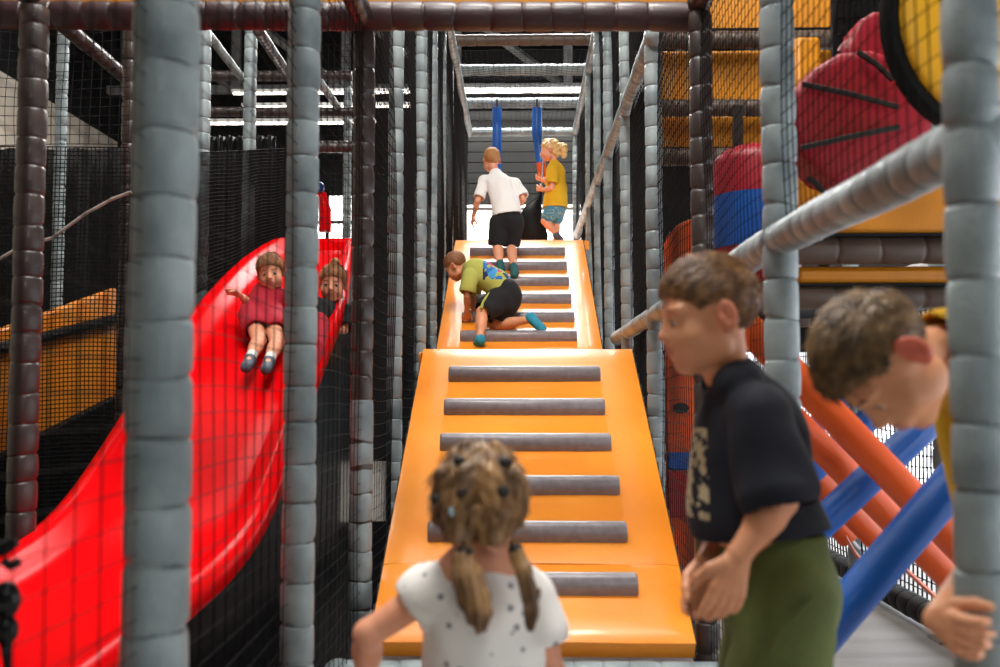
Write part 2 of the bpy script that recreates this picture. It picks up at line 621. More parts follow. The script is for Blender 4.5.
# outer net wall on the window side
for (px, py, Y, lab) in (
        (928, 520, 4.15, 'grey padded post in the window-side net, behind the big orange tube'),
        (853, 540, 5.25, 'grey padded post in the window-side net, behind the crossing tubes'),
        (812, 400, 6.4, 'grey post far along the window-side net behind the navy boy')):
    p = P(px, py, Y)
    post(1.78, Y, 0, 2.9, .04, F, lab)

# big top beam with its orange fascia, and its two arms towards the camera
a, b = P(-30, 17, 3.68), P(706, 17, 3.6)
beam((a.x, 3.66, a.z), (XR, 3.6, b.z), .054, mat('maroon foam', '2e1b1d', .45, '382224', 5, .2, 160, coat=.1), 'big dark maroon padded beam crossing the corridor at the top', .12, n=18)
zb = b.z
t = thing('fascia_board', (-.6, 3.7, zb + .06), 'long orange padded board standing on the big top beam', 'board')
MB().box((-3.2, 3.68, zb + .055), (XR + .05, 3.76, zb + .5)).obj('board', M['pad_deep'], t, bevel=.015)
MB().box((-3.2, 3.672, zb + .05), (XR + .05, 3.768, zb + .075)).obj('edge_strip', M['black_vinyl'], t, smooth=.3)
beam((-.60, 3.62, zb + .02), (-.60, 1.3, zb + .02), .042, FD, 'dark padded arm running towards the camera from the post with the darkened top', .12)
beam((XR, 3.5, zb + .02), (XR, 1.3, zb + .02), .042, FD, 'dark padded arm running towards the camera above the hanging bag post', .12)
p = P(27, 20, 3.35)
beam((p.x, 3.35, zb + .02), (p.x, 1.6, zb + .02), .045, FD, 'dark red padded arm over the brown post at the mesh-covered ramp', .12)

# crossbars over the corridor
def cross(y, Y, r, lab, x0=XL, x1=XR, m=F):
    z = P(520, y, Y).z
    beam((x0, Y, z), (x1, Y, z), r, m, lab, .1)
cross(40, 8.7, .05, 'first grey crossbar beyond the big top beam', m=M['pad_brown'])
cross(70, 9.6, .055, 'grey crossbar between the truss uprights and the fluorescent strips')
cross(103, 10.5, .055, 'grey crossbar from which the two blue tubes hang')
cross(132, 11.3, .05, 'pale crossbar along the top of the charcoal end wall')
for X, lab in ((XL, 'top side rail of the corridor over the slide side'), (XR, 'top side rail of the corridor over the net wall side')):
    beam((X, 4.8, 4.1), (X, 11.3, 4.06), .045, F, lab, .1)
# hand rails on the net-wall side
def rail(a, b, r, lab):
    return beam(a, b, r, F, lab, .085, group='padded hand rails of the net wall', name='padded_rail', cat='hand rail', n=20, amp=.0022)
za, zb2 = PX(957, 148, .64).z, PX(735, 265, .66).z
rail((.645, 1.37, za), (.66, 2.44, zb2), .042, 'big padded rail running from the gripped post to the post behind the navy boy')
rail((.66, 2.48, zb2), (.66, 6.6, P(615, 338, 6.6).z), .044, 'padded rail low along the net wall beside the landing')
z1 = PX(655, 36, .66)
z2 = PX(579, 232, .66)
rail((.655, z1.y, z1.z), (.655, 11.0, z2.z), .045, 'padded rail high along the net wall beside the upper ramp')

# other bars over the slide bay
def bar(p0, p1, r, m, lab):
    beam(p0, p1, r, m, lab, .1, ends=False)
bar(P(60, 22, 4.2), P(124, 76, 5.0), .035, FD, 'red brown diagonal brace above the black mesh curtain')
bar(P(258, 30, 5.9), P(290, 78, 7.4), .035, FD, 'red brown diagonal brace between the lit posts over the slide')
bar(P(205, 30, 6.2), P(245, 82, 8.0), .03, F, 'pale diagonal brace beside the lit post over the slide')
bar(P(195, 76, 8.5), P(352, 76, 8.5), .045, FD, 'upper dark red crossbar behind the lit posts over the slide')
bar(P(195, 112, 8.0), P(356, 112, 8.0), .04, FD, 'middle dark red crossbar behind the lit posts over the slide')
bar(P(300, 147, 7.4), P(357, 147, 7.4), .045, FD, 'lower dark red crossbar above the top of the red slide')
bar(P(320, 82, 7.2), P(352, 128, 8.8), .03, F, 'pale diagonal brace right above the top of the red slide')

# ------------------------------------------------------------------ ramps
RX0, RX1 = -.52, .60
def ramp(label, y0, z0, y1, z1, rungs, rw, seam, hatch, RX0=RX0, RX1=RX1):
    """padded board from the foot (y0,z0) to the head (y1,z1); rungs at photo rows"""
    d = V((0, y1 - y0, z1 - z0)); L = d.length; d.normalize()
    n = V((0, -d.z, d.y))
    t = thing('climbing_ramp', (0.04, y0, 0), label, 'climbing ramp', 'padded climbing ramps')
    cuts = [0.0, seam, 1.0] if seam else [0.0, 1.0]
    for i in range(len(cuts) - 1):
        m = MB()
        s0, s1 = cuts[i] * L + .002, cuts[i + 1] * L - .002
        nx, ny = 22, 24
        top, bot = [], []
        ox = random.random() * 9
        for j in range(ny + 1):
            v = j / ny
            s = s0 + (s1 - s0) * v
            r1, r2 = [], []
            for k in range(nx + 1):
                u = k / nx
                x = RX0 + (RX1 - RX0) * u
                ed = min(u * (RX1 - RX0), (1 - u) * (RX1 - RX0), v * (s1 - s0) + (.02 if i else 0), (1 - v) * (s1 - s0) + (.02 if i < len(cuts) - 2 else 0))
                h = .018 * (1 - math.exp(-ed / .03)) - .018
                h += .0035 * mnoise.noise(V((x * 3 + ox, s * 5, 0))) + .0022 * mnoise.noise(V((x * 9, s * 14 + ox, 3)))
                p = V((x, y0, z0)) + d * s
                r1.append(p + n * h)
                r2.append(p - n * .085)
            top.append(r1); bot.append(r2)
        m.loft(top, closed=False, caps=False)
        m.loft([r[::-1] for r in bot], closed=False, caps=False)
        m.loft([[a for a in top[0]], [a for a in bot[0]]], closed=False, caps=False)
        m.loft([[a for a in top[-1]], [a for a in bot[-1]]], closed=False, caps=False)
        m.loft([[r[0] for r in top], [r[0] for r in bot]], closed=False, caps=False)
        m.loft([[r[-1] for r in top], [r[-1] for r in bot]], closed=False, caps=False)
        me = m.mesh('pad', t.location)
        bm = bmesh.new(); bm.from_mesh(me)
        bmesh.ops.remove_doubles(bm, verts=bm.verts, dist=.0003)
        bmesh.ops.recalc_face_normals(bm, faces=bm.faces)
        bm.to_mesh(me); bm.free()
        o = link('pad', me, M['pad_orange'], None, .9)
        o.parent = t
    # lacing along both edges
    for X in (RX0 - .004, RX1 + .004):
        mb = MB()
        k = int(L / .055)
        pts = []
        for j in range(k + 1):
            s = L * j / k
            pts.append(V((X, y0, z0)) + d * s + n * (-.012 if j % 2 else -.05))
        mb.tube(pts, .004, 5)
        mb.obj('edge_lacing', M['lace'], t, smooth=3.2)
    for (py, xa, xb) in rungs:
        # row of the rung on the sloping face
        ray0 = V((0, 0, CAM_H)); q = P((xa + xb) / 2, py, 1.0) - ray0
        base = V((0, y0, z0))
        tt = (base - ray0).dot(n) / q.dot(n)
        c = ray0 + q * tt
        A, B = P(xa, py, c.y).x, P(xb, py, c.y).x
        if rw: 
            w = rw
        sec = []
        R = .042
        for k in range(13):
            an = math.pi * k / 12
            sec.append((R * 1.0 * math.cos(an), .008 + R * 1.3 * math.sin(an) ** .85))
        sec = [(R, -.012)] + sec + [(-R, -.012)]
        rings = []
        for x, f in ((A, .86), (A + .008, 1.0), (B - .008, 1.0), (B, .86)):
            rings.append([V((x, c.y, c.z)) + d * (a * f) + n * (b * f) for a, b in sec])
        MB().loft(rings).obj('rung', M['rung'], t, smooth=.8)
    return t
r1a, r1b = P(530, 639, 3.38), P(524, 346, 5.22)
ramp('long lower orange climbing ramp with six wide grey rungs', r1a.y, r1a.z, r1b.y, r1b.z,
     [(377.5, 449, 600), (410.5, 444.5, 604.5), (446, 440.5, 610.5), (489, 437, 619), (535.5, 428.5, 626.5), (587.5, 421, 637)], None, .185, 0)
r2a = V((0, 6.38, r1b.z - .02))
r2b = P(517, 238, 8.45)
ramp('upper orange climbing ramp holding the kneeling boy, bleached by light from above', r2a.y, r2a.z, r2b.y, r2b.z,
     [(254, 470, 565), (268.5, 468, 567), (284, 466.5, 569), (301.5, 464.5, 571.5), (320, 462, 574.5), (339, 460.5, 577)], None, 0, 0, -.562, .552)
# beam at the foot, landing and upper deck
zf = r1a.z - .12
beam((XL - .02, 3.36, zf), (XR + .05, 3.36, zf), .05, F, 'grey padded beam along the floor at the foot of the lower ramp', .1)
def deck(lab, lo, hi, m):
    t = thing('deck', ((lo[0] + hi[0]) / 2, lo[1], lo[2]), lab, 'deck')
    MB().box(lo, hi).obj('deck_pad', m, t, bevel=.015)
    for x in (lo[0] + .04, hi[0] - .04):
        MB().box((x - .03, lo[1] + .03, lo[2] - .06), (x + .03, hi[1] - .03, lo[2])).obj('joist', M['steel'], t, smooth=.3)
deck('padded landing between the lower and the upper orange ramp', (XL + .05, 5.24, r1b.z - .1), (XR - .05, 6.36, r1b.z - .03), M['pad_orange'])
deck('upper padded deck where the girl in the yellow dress stands', (XL + .05, 8.47, r2b.z - .1), (XR - .05, 11.2, r2b.z - .02), M['pad_orange'])

# far end: charcoal wall above a bright window
zt, zm, zl = P(520, 134, 12.6).z, P(520, 205, 12.6).z, P(520, 262, 12.6).z
t = thing('end_panel', (.03, 12.6, zm), 'charcoal panelled wall closing the end of the corridor', 'wall panel')
for i in range(9):
    z0 = zm + (zt + .3 - zm) * i / 9
    MB().box((-1.3, 12.56 + .004 * (i % 2), z0 + .006), (1.35, 12.64, zm + (zt + .3 - zm) * (i + 1) / 9)).obj('panel_board', M['panel_wall'], t, bevel=.006)
w = struct(MB().box((-.72, 12.9, 2.0), (.82, 12.92, zm + .1)).obj('window_6', M['sky_soft'], smooth=.3))
mb = MB()
for x in np.arange(-.72, .83, .5):
    mb.box((x - .012, 12.86, 2.0), (x + .012, 12.9, zm + .1))
mb.box((-.72, 12.86, 2.0), (.82, 12.9, 2.03)).box((-.72, 12.86, zm - .02), (.82, 12.9, zm + .02))
mb.obj('window_frame', M['frame_white'], w, smooth=.3)

# the two blue hanging tubes and the sling
def hanging(px, y0, segs, Y, lab):
    pts = [P(x, y, Y) for x, y in segs]
    t = thing('hanging_tube', pts[-1], lab, 'hanging foam tube', 'blue foam tubes hanging over the upper deck')
    return t, pts
t, pts = hanging(497, 108, [(497, 108), (497, 140), (497, 172)], 10.45, 'straight blue foam tube hanging behind the boy in the white shirt')
MB().tube(pts, [.05, .05, .048], 16).obj('foam_tube', M['blue'], t)
MB().tube([P(497, 99, 10.45), P(497, 109, 10.45)], .012, 8).obj('rope', M['lace'], t)
t, pts = hanging(537, 108, [(537, 108), (536.5, 133), (538, 140), (541, 163)], 10.2, 'bent blue foam tube with orange end beside the girl in the yellow dress')
MB().tube(pts, [.05, .05, .052, .05], 16).obj('foam_tube', M['blue'], t)
MB().tube([P(541, 163, 10.2), P(542.5, 178, 10.2)], [.05, .044], 16).obj('orange_end', M['orange_foam'], t)
MB().tube([P(537, 99, 10.2), P(537, 109, 10.2)], .012, 8).obj('rope', M['lace'], t)
# black sling hanging at the upper deck
S = [(541, 190, .012), (539, 198, .03), (534, 205, .075), (531, 215, .11), (532, 226, .135), (534, 236, .14), (535, 246, .12)]
t = thing('sling_bag', P(534, 246, 9.5), 'black sling bag hanging beside the girl in the yellow dress', 'sling')
rings = []
for x, y, r in S:
    c = P(x, y, 9.6)
    rings.append([c + V((math.cos(k * .3927) * r * (1 + .08 * math.sin(k * 2.3)), math.sin(k * .3927) * r * .7, .01 * math.sin(k * 1.7))) for k in range(16)])
MB().loft(rings).obj('bag', M['black_vinyl'], t)
MB().tube([P(541, 190, 9.6), P(543, 165, 9.9), P(541, 103, 10.45)], .008, 8).obj('rope', M['lace'], t)

# ------------------------------------------------------------------ red slide
prof = [(7.35, 2.14), (6.9, 2.11), (6.5, 2.03), (6.0, 1.87), (5.55, 1.69), (5.1, 1.48), (4.68, 1.24), (4.3, 1.01), (3.95, .79), (3.66, .62), (3.4, .535), (3.1, .485), (2.7, .455), (2.3, .43), (1.9, .41), (1.6, .40)]
def smoothprof(pr, n=70):
    ys = np.array([p[0] for p in pr])[::-1]; zs = np.array([p[1] for p in pr])[::-1]
    yy = np.linspace(ys[0], ys[-1], n)
    zz = np.interp(yy, ys, zs)
    for _ in range(3):
        zz[1:-1] = (zz[:-2] + 2 * zz[1:-1] + zz[2:]) / 4
    return list(zip(yy, zz))
SX0, SX1 = -1.66, -.98
sp = smoothprof(prof)
def slide_z(y):
    return float(np.interp(y, [a for a, b in sp], [b for a, b in sp]))
t = thing('wave_slide', (-1.3, 1.6, 0), 'wide glossy red slide with two children coming down', 'slide')
sec = [(SX0 - .05, -.06), (SX0 - .045, -.005), (SX0 - .015, .012), (SX0 + .02, .0), (SX0 + .05, -.045), (SX0 + .1, -.07), (SX0 + .2, -.08), (-1.32, -.082), (SX1 - .2, -.08), (SX1 - .1, -.07), (SX1 - .05, -.045), (SX1 - .02, 0), (SX1 + .015, .012), (SX1 + .03, -.005), (SX1 + .035, -.06)]
def sx(x, y):
    return x - max(0, x + 1.32) / .34 * .27 * max(0, min(1, (y - 5.2) / 2.1))
rings = [[V((sx(x, y), y, z + h)) for x, h in sec] for y, z in sp]
me = MB().loft(rings, closed=False, caps=False).mesh('slide_bed', t.location)
o = link('slide_bed', me, M['slide_red'], None, 3.2); o.parent = t
so = o.modifiers.new('thick', 'SOLIDIFY'); so.thickness = .018; so.offset = 1
bpy.context.view_layer.update()
for X, nm in ((SX1 + .012, 'side_skirt'), (SX0 - .03, 'side_skirt')):
    m = MB()
    m.loft([[V((sx(X, y) - .01, y, z - .035)) for y, z in sp], [V((sx(X, y) - .01, y, .024)) for y, z in sp], [V((sx(X, y) + .01, y, .024)) for y, z in sp], [V((sx(X, y) + .01, y, z - .035)) for y, z in sp], [V((sx(X, y) - .01, y, z - .035)) for y, z in sp]], closed=False, caps=False)
    m.obj(nm, M['black_panel'], t, smooth=.5)
MB().box((SX0 - .05, 7.33, 2.02), (SX1 - .24, 7.45, 2.2)).obj('top_lip', M['slide_red'], t, bevel=.03)
MB().box((SX0 - .05, 7.42, .024), (SX1 - .24, 7.5, 2.05)).obj('end_board', M['black_panel'], t, smooth=.3)
t = thing('floor_mat', (-1.6, 1.2, 0), 'black mat on the floor around the red slide', 'mat')
MB().box((-2.9, .4, .002), (-.655, 7.6, .022)).obj('mat_sheet', M['black_panel'], t, bevel=.004)
MB().box((-.665, .4, .002), (-.650, 7.6, .026)).obj('mat_edge', M['black_vinyl'], t, smooth=.3)
# red gate post frame over the top of the slide
t = thing('slide_gate', P(322, 228, 7.7), 'red arched gate post standing at the top of the slide', 'gate')
pp = [P(300, 232, 7.75), P(304, 205, 7.75), P(312, 192, 7.75), P(321, 196, 7.75), P(325, 210, 7.75), P(325, 232, 7.75)]
MB().tube(pp, .05, 12).obj('arch', M['slide_red'], t)
MB().sphere(P(319, 187, 7.7), .045).obj('blue_knob', M['blue'], t)
w = struct(MB().box((-2.25, 9.9, 1.9), (-1.71, 9.93, 3.05)).obj('window_7', M['sky_soft'], smooth=.3))
mb = MB()
for x in np.arange(-2.25, -1.7, .27):
    mb.box((x - .015, 9.86, 1.9), (x + .015, 9.9, 3.05))
for z in np.arange(1.9, 3.1, .287):
    mb.box((-2.25, 9.86, z - .012), (-1.71, 9.9, z + .012))
mb.obj('window_frame', M['wall_dark'], w, smooth=.3)

# orange side of the next ramp behind black mesh
def plane_panel(name, lab, pts, m, cat, th=.05, axis=(1, 0, 0), extra=None):
    t = thing(name, pts[0], lab, cat)
    ax = V(axis) * th
    MB().loft([[V(p) for p in pts], [V(p) - ax for p in pts]]).obj('board', m, t, bevel=.012)
    return t
q = [PX(-60, 352, -2.6), PX(117, 288, -2.6), PX(117, 395, -2.6), PX(-60, 520, -2.6)]
t = plane_panel('ramp_side', 'long orange padded ramp side seen through the black mesh', q, M['pad_orange'], 'ramp side')
d0, d1 = PX(-60, 364, -2.59), PX(117, 318, -2.59)
MB().tube([d0, d1], .03, 8).obj('dark_rail', M['black_vinyl'], t)
q = [PX(205, 264, -2.5), PX(239, 264, -2.5), PX(239, 300, -2.5), PX(205, 304, -2.5)]
plane_panel('side_board', 'small orange board behind the black mesh beside the pink girl', q, M['pad_deep'], 'board')
# black backing curtain behind the slide
def curtain(lab, x0, x1, Y, z0, z1, seed, m=None, tilt=0):
    t = thing('black_curtain', ((x0 + x1) / 2, Y, z0), lab, 'curtain', 'black curtains round the slide')
    n = 90
    rings = []
    for z in np.linspace(z0, z1, 10):
        rings.append([V((x0 + (x1 - x0) * k / n, Y + .03 * math.sin(k * .55 + seed + .4 * z) + .015 * math.sin(k * 1.7 + z), z + tilt * k / n * (1 if z == z1 else 0))) for k in range(n + 1)])
    o = MB().loft(rings, closed=False, caps=False).obj('cloth', M['black_vinyl'], t, smooth=3.2)
    s = o.modifiers.new('thick', 'SOLIDIFY'); s.thickness = .006
    return t
a = P(238, 140, 6.9); b = P(345, 136, 6.9)
curtain('black curtain with a slanted top hanging behind the red slide', P(196, 150, 6.9).x, -1.77, 6.9, .0, P(250, 136, 6.9).z, 1.0)
curtain('black curtain low behind the slide, below the orange ramp side', -2.45, -1.75, 6.2, 0, P(120, 400, 6.2).z + .1, 2.2)
q = [PX(-200, 560, -2.56), PX(117, 396, -2.56), V((-2.56, PX(117, 396, -2.56).y, 0)), V((-2.56, PX(-200, 560, -2.56).y, 0))]
plane_panel('skirt_board', 'black board below the orange ramp side', [V(p) for p in q], M['black_vinyl'], 'board')
curtain('wide black curtain hiding the lower part of the pale hall wall', -5.9, -2.72, 7.3, 0, P(60, 149, 7.3).z, 3.3)
# coarse black mesh hung beside the slide
z_m = P(60, 147, 4.5).z
net('mesh_curtain', (P(-60, 147, 4.5).x, 4.5, .25), (P(128, 147, 4.5).x - P(-60, 147, 4.5).x, 0, 0), (0, 0, z_m - .25), .02, .02, .0065, M['net'], 'fine black mesh curtain hanging in front of the orange ramp side', sag=.02, seed=3, cat='mesh curtain')
net('safety_net', (P(-60, 147, 4.46).x, 4.46, z_m), (P(128, 147, 4.46).x - P(-60, 147, 4.46).x, 0, 0), (0, 0, 1.0), .045, .045, .005, M['net_grey'], 'open net above the fine black mesh curtain', sag=.02, seed=5)
mb = MB(); mb.tube([P(-20, 270, 4.42), P(20, 247, 4.42), P(52, 238, 4.42), P(85, 214, 4.42), P(112, 199, 4.42), P(131, 192, 4.42)], .008, 8)
tag(mb.obj('rope', M['cord']), 'thin pale rope sagging across the fine black mesh curtain', 'rope')
net('mesh_curtain', (-1.745, 4.95, 1.5), (0, 2.1, .55), (0, 0, .77), .022, .022, .005, M['net'], 'fine black mesh curtain along the far edge of the slide, above the pink girl', sag=.012, seed=8, cat='mesh curtain')

# corridor nets
CELL = .042
TH = .003
net('safety_net', (-.588, .75, .0), (0, 2.9, 0), (0, 0, 2.6), .078, .050, .0028, M['net'], 'black safety net between the widest grey post and the post with the darkened top, before the slide', sag=.008, seed=11)
net('safety_net', (-.612, 3.72, .0), (0, 7.5, 0), (0, 0, 4.1), .05, .05, .0045, M['net_grey'], 'black safety net along the slide side of both ramps', sag=.012, seed=12)
net('safety_net', (.672, 3.55, .0), (0, 7.7, 0), (0, 0, 4.1), .05, .05, .0045, M['net_grey'], 'black safety net along the window side of both ramps', sag=.012, seed=13)
net('safety_net', (.655, .9, za + .04), (0, 2.6, 0), (0, 0, 1.35), CELL, CELL, TH, M['net'], 'black safety net above the big padded rail, before the crimson disc', sag=.01, seed=14)
net('safety_net', (.672, 2.5, .0), (0, 1.0, 0), (0, 0, zb2 - .03), CELL, CELL, TH, M['net'], 'black safety net behind the navy boy below the rail', sag=.01, seed=15)
net('safety_net', (1.8, 2.0, .1), (0, 5.5, 0), (0, 0, 1.35), .05, .05, .0085, M['net'], 'coarse black net in front of the bright windows', sag=.012, seed=16)
net('safety_net', (XL, 11.25, r2b.z), (XR - XL, 0, 0), (0, 0, zm - r2b.z + .05), .06, .06, .005, M['net_grey'], 'net across the bright opening at the end of the corridor', sag=.01, seed=17)
net('safety_net', (XL, 8.7, 4.13), (XR - XL, 0, 0), (0, 2.6, -.06), .05, .05, .005, M['net_grey'], 'net stretched over the top crossbars of the corridor', sag=.015, seed=18)
net('safety_net', (-1.68, 7.6, 2.1), (1.0, 0, 0), (0, 0, 1.7), .05, .05, .005, M['net_grey'], 'net behind the top of the red slide', sag=.01, seed=19)

# ------------------------------------------------------------------ window-side bay
# far wall of horizontal boards and padded beams
bay = [(-60, 30, 'pad_deep'), (50, 103, 'pad_deep'), (114, 149, 'pad_deep')]
names = ['top orange padded board high behind the window-side net', 'tall orange padded board between the two brown beams', 'lowest orange padded board behind the hanging bag']
for (ya, yb, m), lab in zip(bay, names):
    a, b = P(660, ya, 5.2), P(845, yb, 5.2)
    t = thing('padded_board', V(((a.x + b.x) / 2, 5.2, b.z)), lab, 'board', 'orange boards behind the window-side net')
    MB().box((a.x, 5.2, b.z), (b.x + .35, 5.26, a.z)).obj('board', M[m], t, bevel=.02)
    MB().box((a.x, 5.19, b.z - .004), (b.x + .35, 5.27, b.z + .012)).obj('seam', M['black_vinyl'], t, smooth=.3)
for y, lab in ((40, 'upper brown padded beam between the orange boards'), (108, 'middle brown padded beam between the orange boards'), (157, 'lower brown padded beam under the orange boards')):
    z = P(700, y, 5.12).z
    beam((.72, 5.12, z), (2.1, 5.12, z), .045, M['pad_brown'], lab, .1, ends=False)
# orange tube wall with a hole, low beside the ramp
a, b = P(668, 222, 5.6), P(715, 500, 5.6)
t = thing('round_topped_board', V(((a.x + b.x) / 2, 5.6, 0)), 'round topped orange board with a dark hole, between the ramp and the navy boy', 'board')
w2 = (b.x - a.x) / 2 + .06; cx = (a.x + b.x) / 2 + .04
out = [V((cx - w2, 5.6, 0))] + [V((cx - w2 * math.cos(k * math.pi / 14), 5.6, a.z - .16 + .18 * math.sin(k * math.pi / 14))) for k in range(15)] + [V((cx + w2, 5.6, 0))]
MB().loft([out, [p + V((0, .06, 0)) for p in out]]).obj('board', M['orange_foam'], t, bevel=.012)
hc = P(681, 408, 5.59)
MB().loft([[V((hc.x + .045 * math.cos(k * .3927), 5.59, hc.z + .03 * math.sin(k * .3927))) for k in range(16)], [V((hc.x + .045 * math.cos(k * .3927), 5.603, hc.z + .03 * math.sin(k * .3927))) for k in range(16)]]).obj('hole', M['lace'], t)
z = P(680, 461, 5.58).z
MB().box((cx - w2, 5.57, z - .05), (cx + w2, 5.6, z + .05)).obj('blue_band', M['blue'], t, bevel=.01)
MB().box((cx - w2, 5.57, z - .32), (cx + w2, 5.6, z - .052)).obj('red_band', M['red_vinyl'], t, bevel=.01)

# hanging punch bag, red over blue
Yb = 4.3
c0 = P(756, 145, Yb); c1 = P(756, 197, Yb); c2 = P(756, 249, Yb); c3 = P(756, 286, Yb)
R = .19
t = thing('hanging_bag', V((c0.x, Yb, c3.z)), 'big hanging bag, crimson dome over a blue middle, behind the net', 'punch bag')
rings = []
for q in np.linspace(0.02, 1, 9):
    rr = R * math.sin(q * math.pi / 2)
    zz = c0.z - (1 - math.cos(q * math.pi / 2)) * .09
    rings.append([V((c0.x + rr * math.cos(k * .2618), Yb + rr * math.sin(k * .2618), zz)) for k in range(24)])
rings.append([V((c0.x + R * math.cos(k * .2618), Yb + R * math.sin(k * .2618), c1.z)) for k in range(24)])
MB().loft(rings).obj('red_dome', M['crimson'], t)
MB().tube([V((c0.x, Yb, c1.z - .001)), V((c0.x, Yb, c2.z))], R * 1.004, 24).obj('blue_body', M['blue'], t, smooth=.8)
MB().tube([V((c0.x, Yb, c2.z - .001)), V((c0.x, Yb, c3.z))], [R * .995, R * .96], 24).obj('red_foot', M['crimson'], t, smooth=.8)
MB().box((P(733, 118, Yb).x, Yb - .012, c0.z - .01), (P(742, 118, Yb).x, Yb + .012, P(738, 106, Yb).z)).obj('strap', M['lace'], t, smooth=.3)

# crimson seamed disc and yellow disc
def dish(c, rx, rz, yb, m, nseg, lab, seams, phase=0, sides=None, name='padded_disc', back_d=.12):
    t = thing(name, V((c.x, c.y, c.z - rz)), lab, 'padded disc')
    n = sides or 40
    rings = []
    for f, q in ((1, 0), (1, .5), (.985, .8), (.95, .93), (.85, 1), (.5, 1.06), (.001, 1.08)):
        rings.append([V((c.x + rx * f * math.cos(2 * math.pi * k / n + phase), c.y - yb * q, c.z + rz * f * math.sin(2 * math.pi * k / n + phase))) for k in range(n)])
    back = [p + V((0, back_d, 0)) for p in rings[0]]
    MB().loft([back] + rings).obj('pad', m, t, smooth=.9)
    return t
cd = P(858, 122, 2.95)
t = dish(cd, .215, .212, .05, M['crimson'], 8, 'big crimson padded disc with black seams behind the net, over the big rail', None, .1, 14)
for (x0, y0, x1, y1) in ((802, 84, 898, 107), (801, 148, 899, 127), (808, 178, 824, 192), (858, 52, 893, 80)):
    a, b = P(x0, y0, 2.875), P(x1, y1, 2.865)
    MB().tube([a, (a + b) / 2 - V((0, .012, 0)), b], .009, 6).obj('seam', M['lace'], t)
MB().tube([V((cd.x, cd.y + .1, cd.z)), V((cd.x, 3.5, cd.z)), V((cd.x + .1, 3.6, 1.46))], .02, 10).obj('mount_bar', M['black_metal'], t)
a = P(876, 48, 3.1)
dish(a, .09, .11, .04, M['crimson'], 8, 'smaller crimson padded disc half hidden behind the yellow disc', None, .2, 12)
cy = P(985, 18, 2.35)
ry = (P(985, 18, 2.35) - P(896, 18, 2.35)).length
t = dish(cy, ry, ry * 1.22, .04, M['yellow'], 8, 'large yellow padded disc with a black rim, beside the gripped post', None, 0, 40, back_d=.02)
rim = [V((cy.x + (ry + .016) * math.cos(k * .1571), cy.y + .0, cy.z + (ry * 1.22 + .016) * math.sin(k * .1571))) for k in range(41)]
MB().tube(rim, .026, 10, caps=False).obj('rim', M['black_vinyl'], t)
MB().tube([V((cy.x, cy.y + .02, cy.z)), V((1.8, cy.y + .06, cy.z)), V((1.86, cy.y + .06, .03))], .02, 10).obj('mount_bar', M['black_metal'], t)
# black net sleeve above the crimson disc
a, b = P(834, -40, 3.2), P(892, 52, 3.2)
net('mesh_curtain', (a.x, 3.2, b.z), (b.x - a.x, 0, 0), (0, 0, a.z - b.z), .02, .05, .011, M['net'], 'narrow black mesh strip hanging above the crimson disc', sag=.02, seed=21, cat='mesh curtain')
a, b = P(832, -40, 3.3), P(900, 60, 3.3)
t = thing('black_board', V((a.x, 3.3, b.z)), 'black board behind the narrow mesh strip above the crimson disc', 'board')
MB().box((a.x, 3.3, b.z), (b.x, 3.34, a.z)).obj('board', M['black_vinyl'], t, bevel=.01)
a, b = P(795, 36, 4.6), P(822, 70, 4.6)
t = thing('orange_pad', V((a.x, 4.6, b.z)), 'small orange pad peeking out beside the crimson disc', 'pad')
MB().box((a.x, 4.6, P(810, 210, 4.6).z), (b.x, 4.68, a.z)).obj('pad', M['pad_deep'], t, bevel=.02)

# deck edge over the crossing tubes: orange boards and brown foam beams
Yd = 3.35
def edge(y0, y1, m, lab, dy=0):
    a, b = P(790, y0, Yd + dy), P(1010, y1, Yd + dy)
    t = thing('deck_edge', V(((a.x + b.x) / 2, Yd + dy, b.z)), lab, 'deck edge', 'edges of the deck over the crossing tubes')
    MB().box((.97, Yd + dy, b.z), (2.3, Yd + dy + .1, a.z)).obj('board', m, t, bevel=.02)
    MB().box((.97, Yd + dy - .004, b.z - .006), (2.3, Yd + dy + .1, b.z + .004)).obj('seam', M['black_vinyl'], t, smooth=.3)
edge(150, 234, M['pad_deep'], 'broad orange deck edge just under the big rail')
edge(266, 284, M['pad_deep'], 'narrow orange deck edge above the head of the boy in the yellow shirt', .06)
for y, dy, r, lab in ((250, .06, .05, 'brown foam beam between the two orange deck edges'), (297, .1, .042, 'brown foam beam under the narrow orange deck edge')):
    z = P(850, y, Yd + dy).z
    beam((.95, Yd + dy, z), (2.3, Yd + dy, z), r, M['pad_brown'], lab, .16, ends=False, group='brown beams under the deck edge')
t = thing('deck', V((1.5, 3.5, 1.4)), 'dark deck over the crossing tubes', 'deck')
MB().box((.98, 3.5, 1.4), (2.3, 5.1, 1.46)).obj('deck_pad', M['black_vinyl'], t, bevel=.01)
z = P(850, 318, 4.9).z
beam((.74, 4.9, z), (2.3, 4.9, z), .045, M['pad_brown'], 'dark beam at the back of the crossing tubes', .12, ends=False)
t = thing('dark_board', V((1.3, 5.05, 1.05)), 'dark board closing the back of the crossing tubes', 'board')
MB().box((.74, 5.05, P(850, 352, 5.05).z), (1.72, 5.1, P(850, 300, 5.05).z)).obj('board', M['black_vinyl'], t, bevel=.01)

# foot rail and floor step along the windows
beam((1.78, 2.0, .07), (1.78, 7.2, .07), .055, M['black_vinyl'], 'black padded rail lying along the floor under the windows', .12)

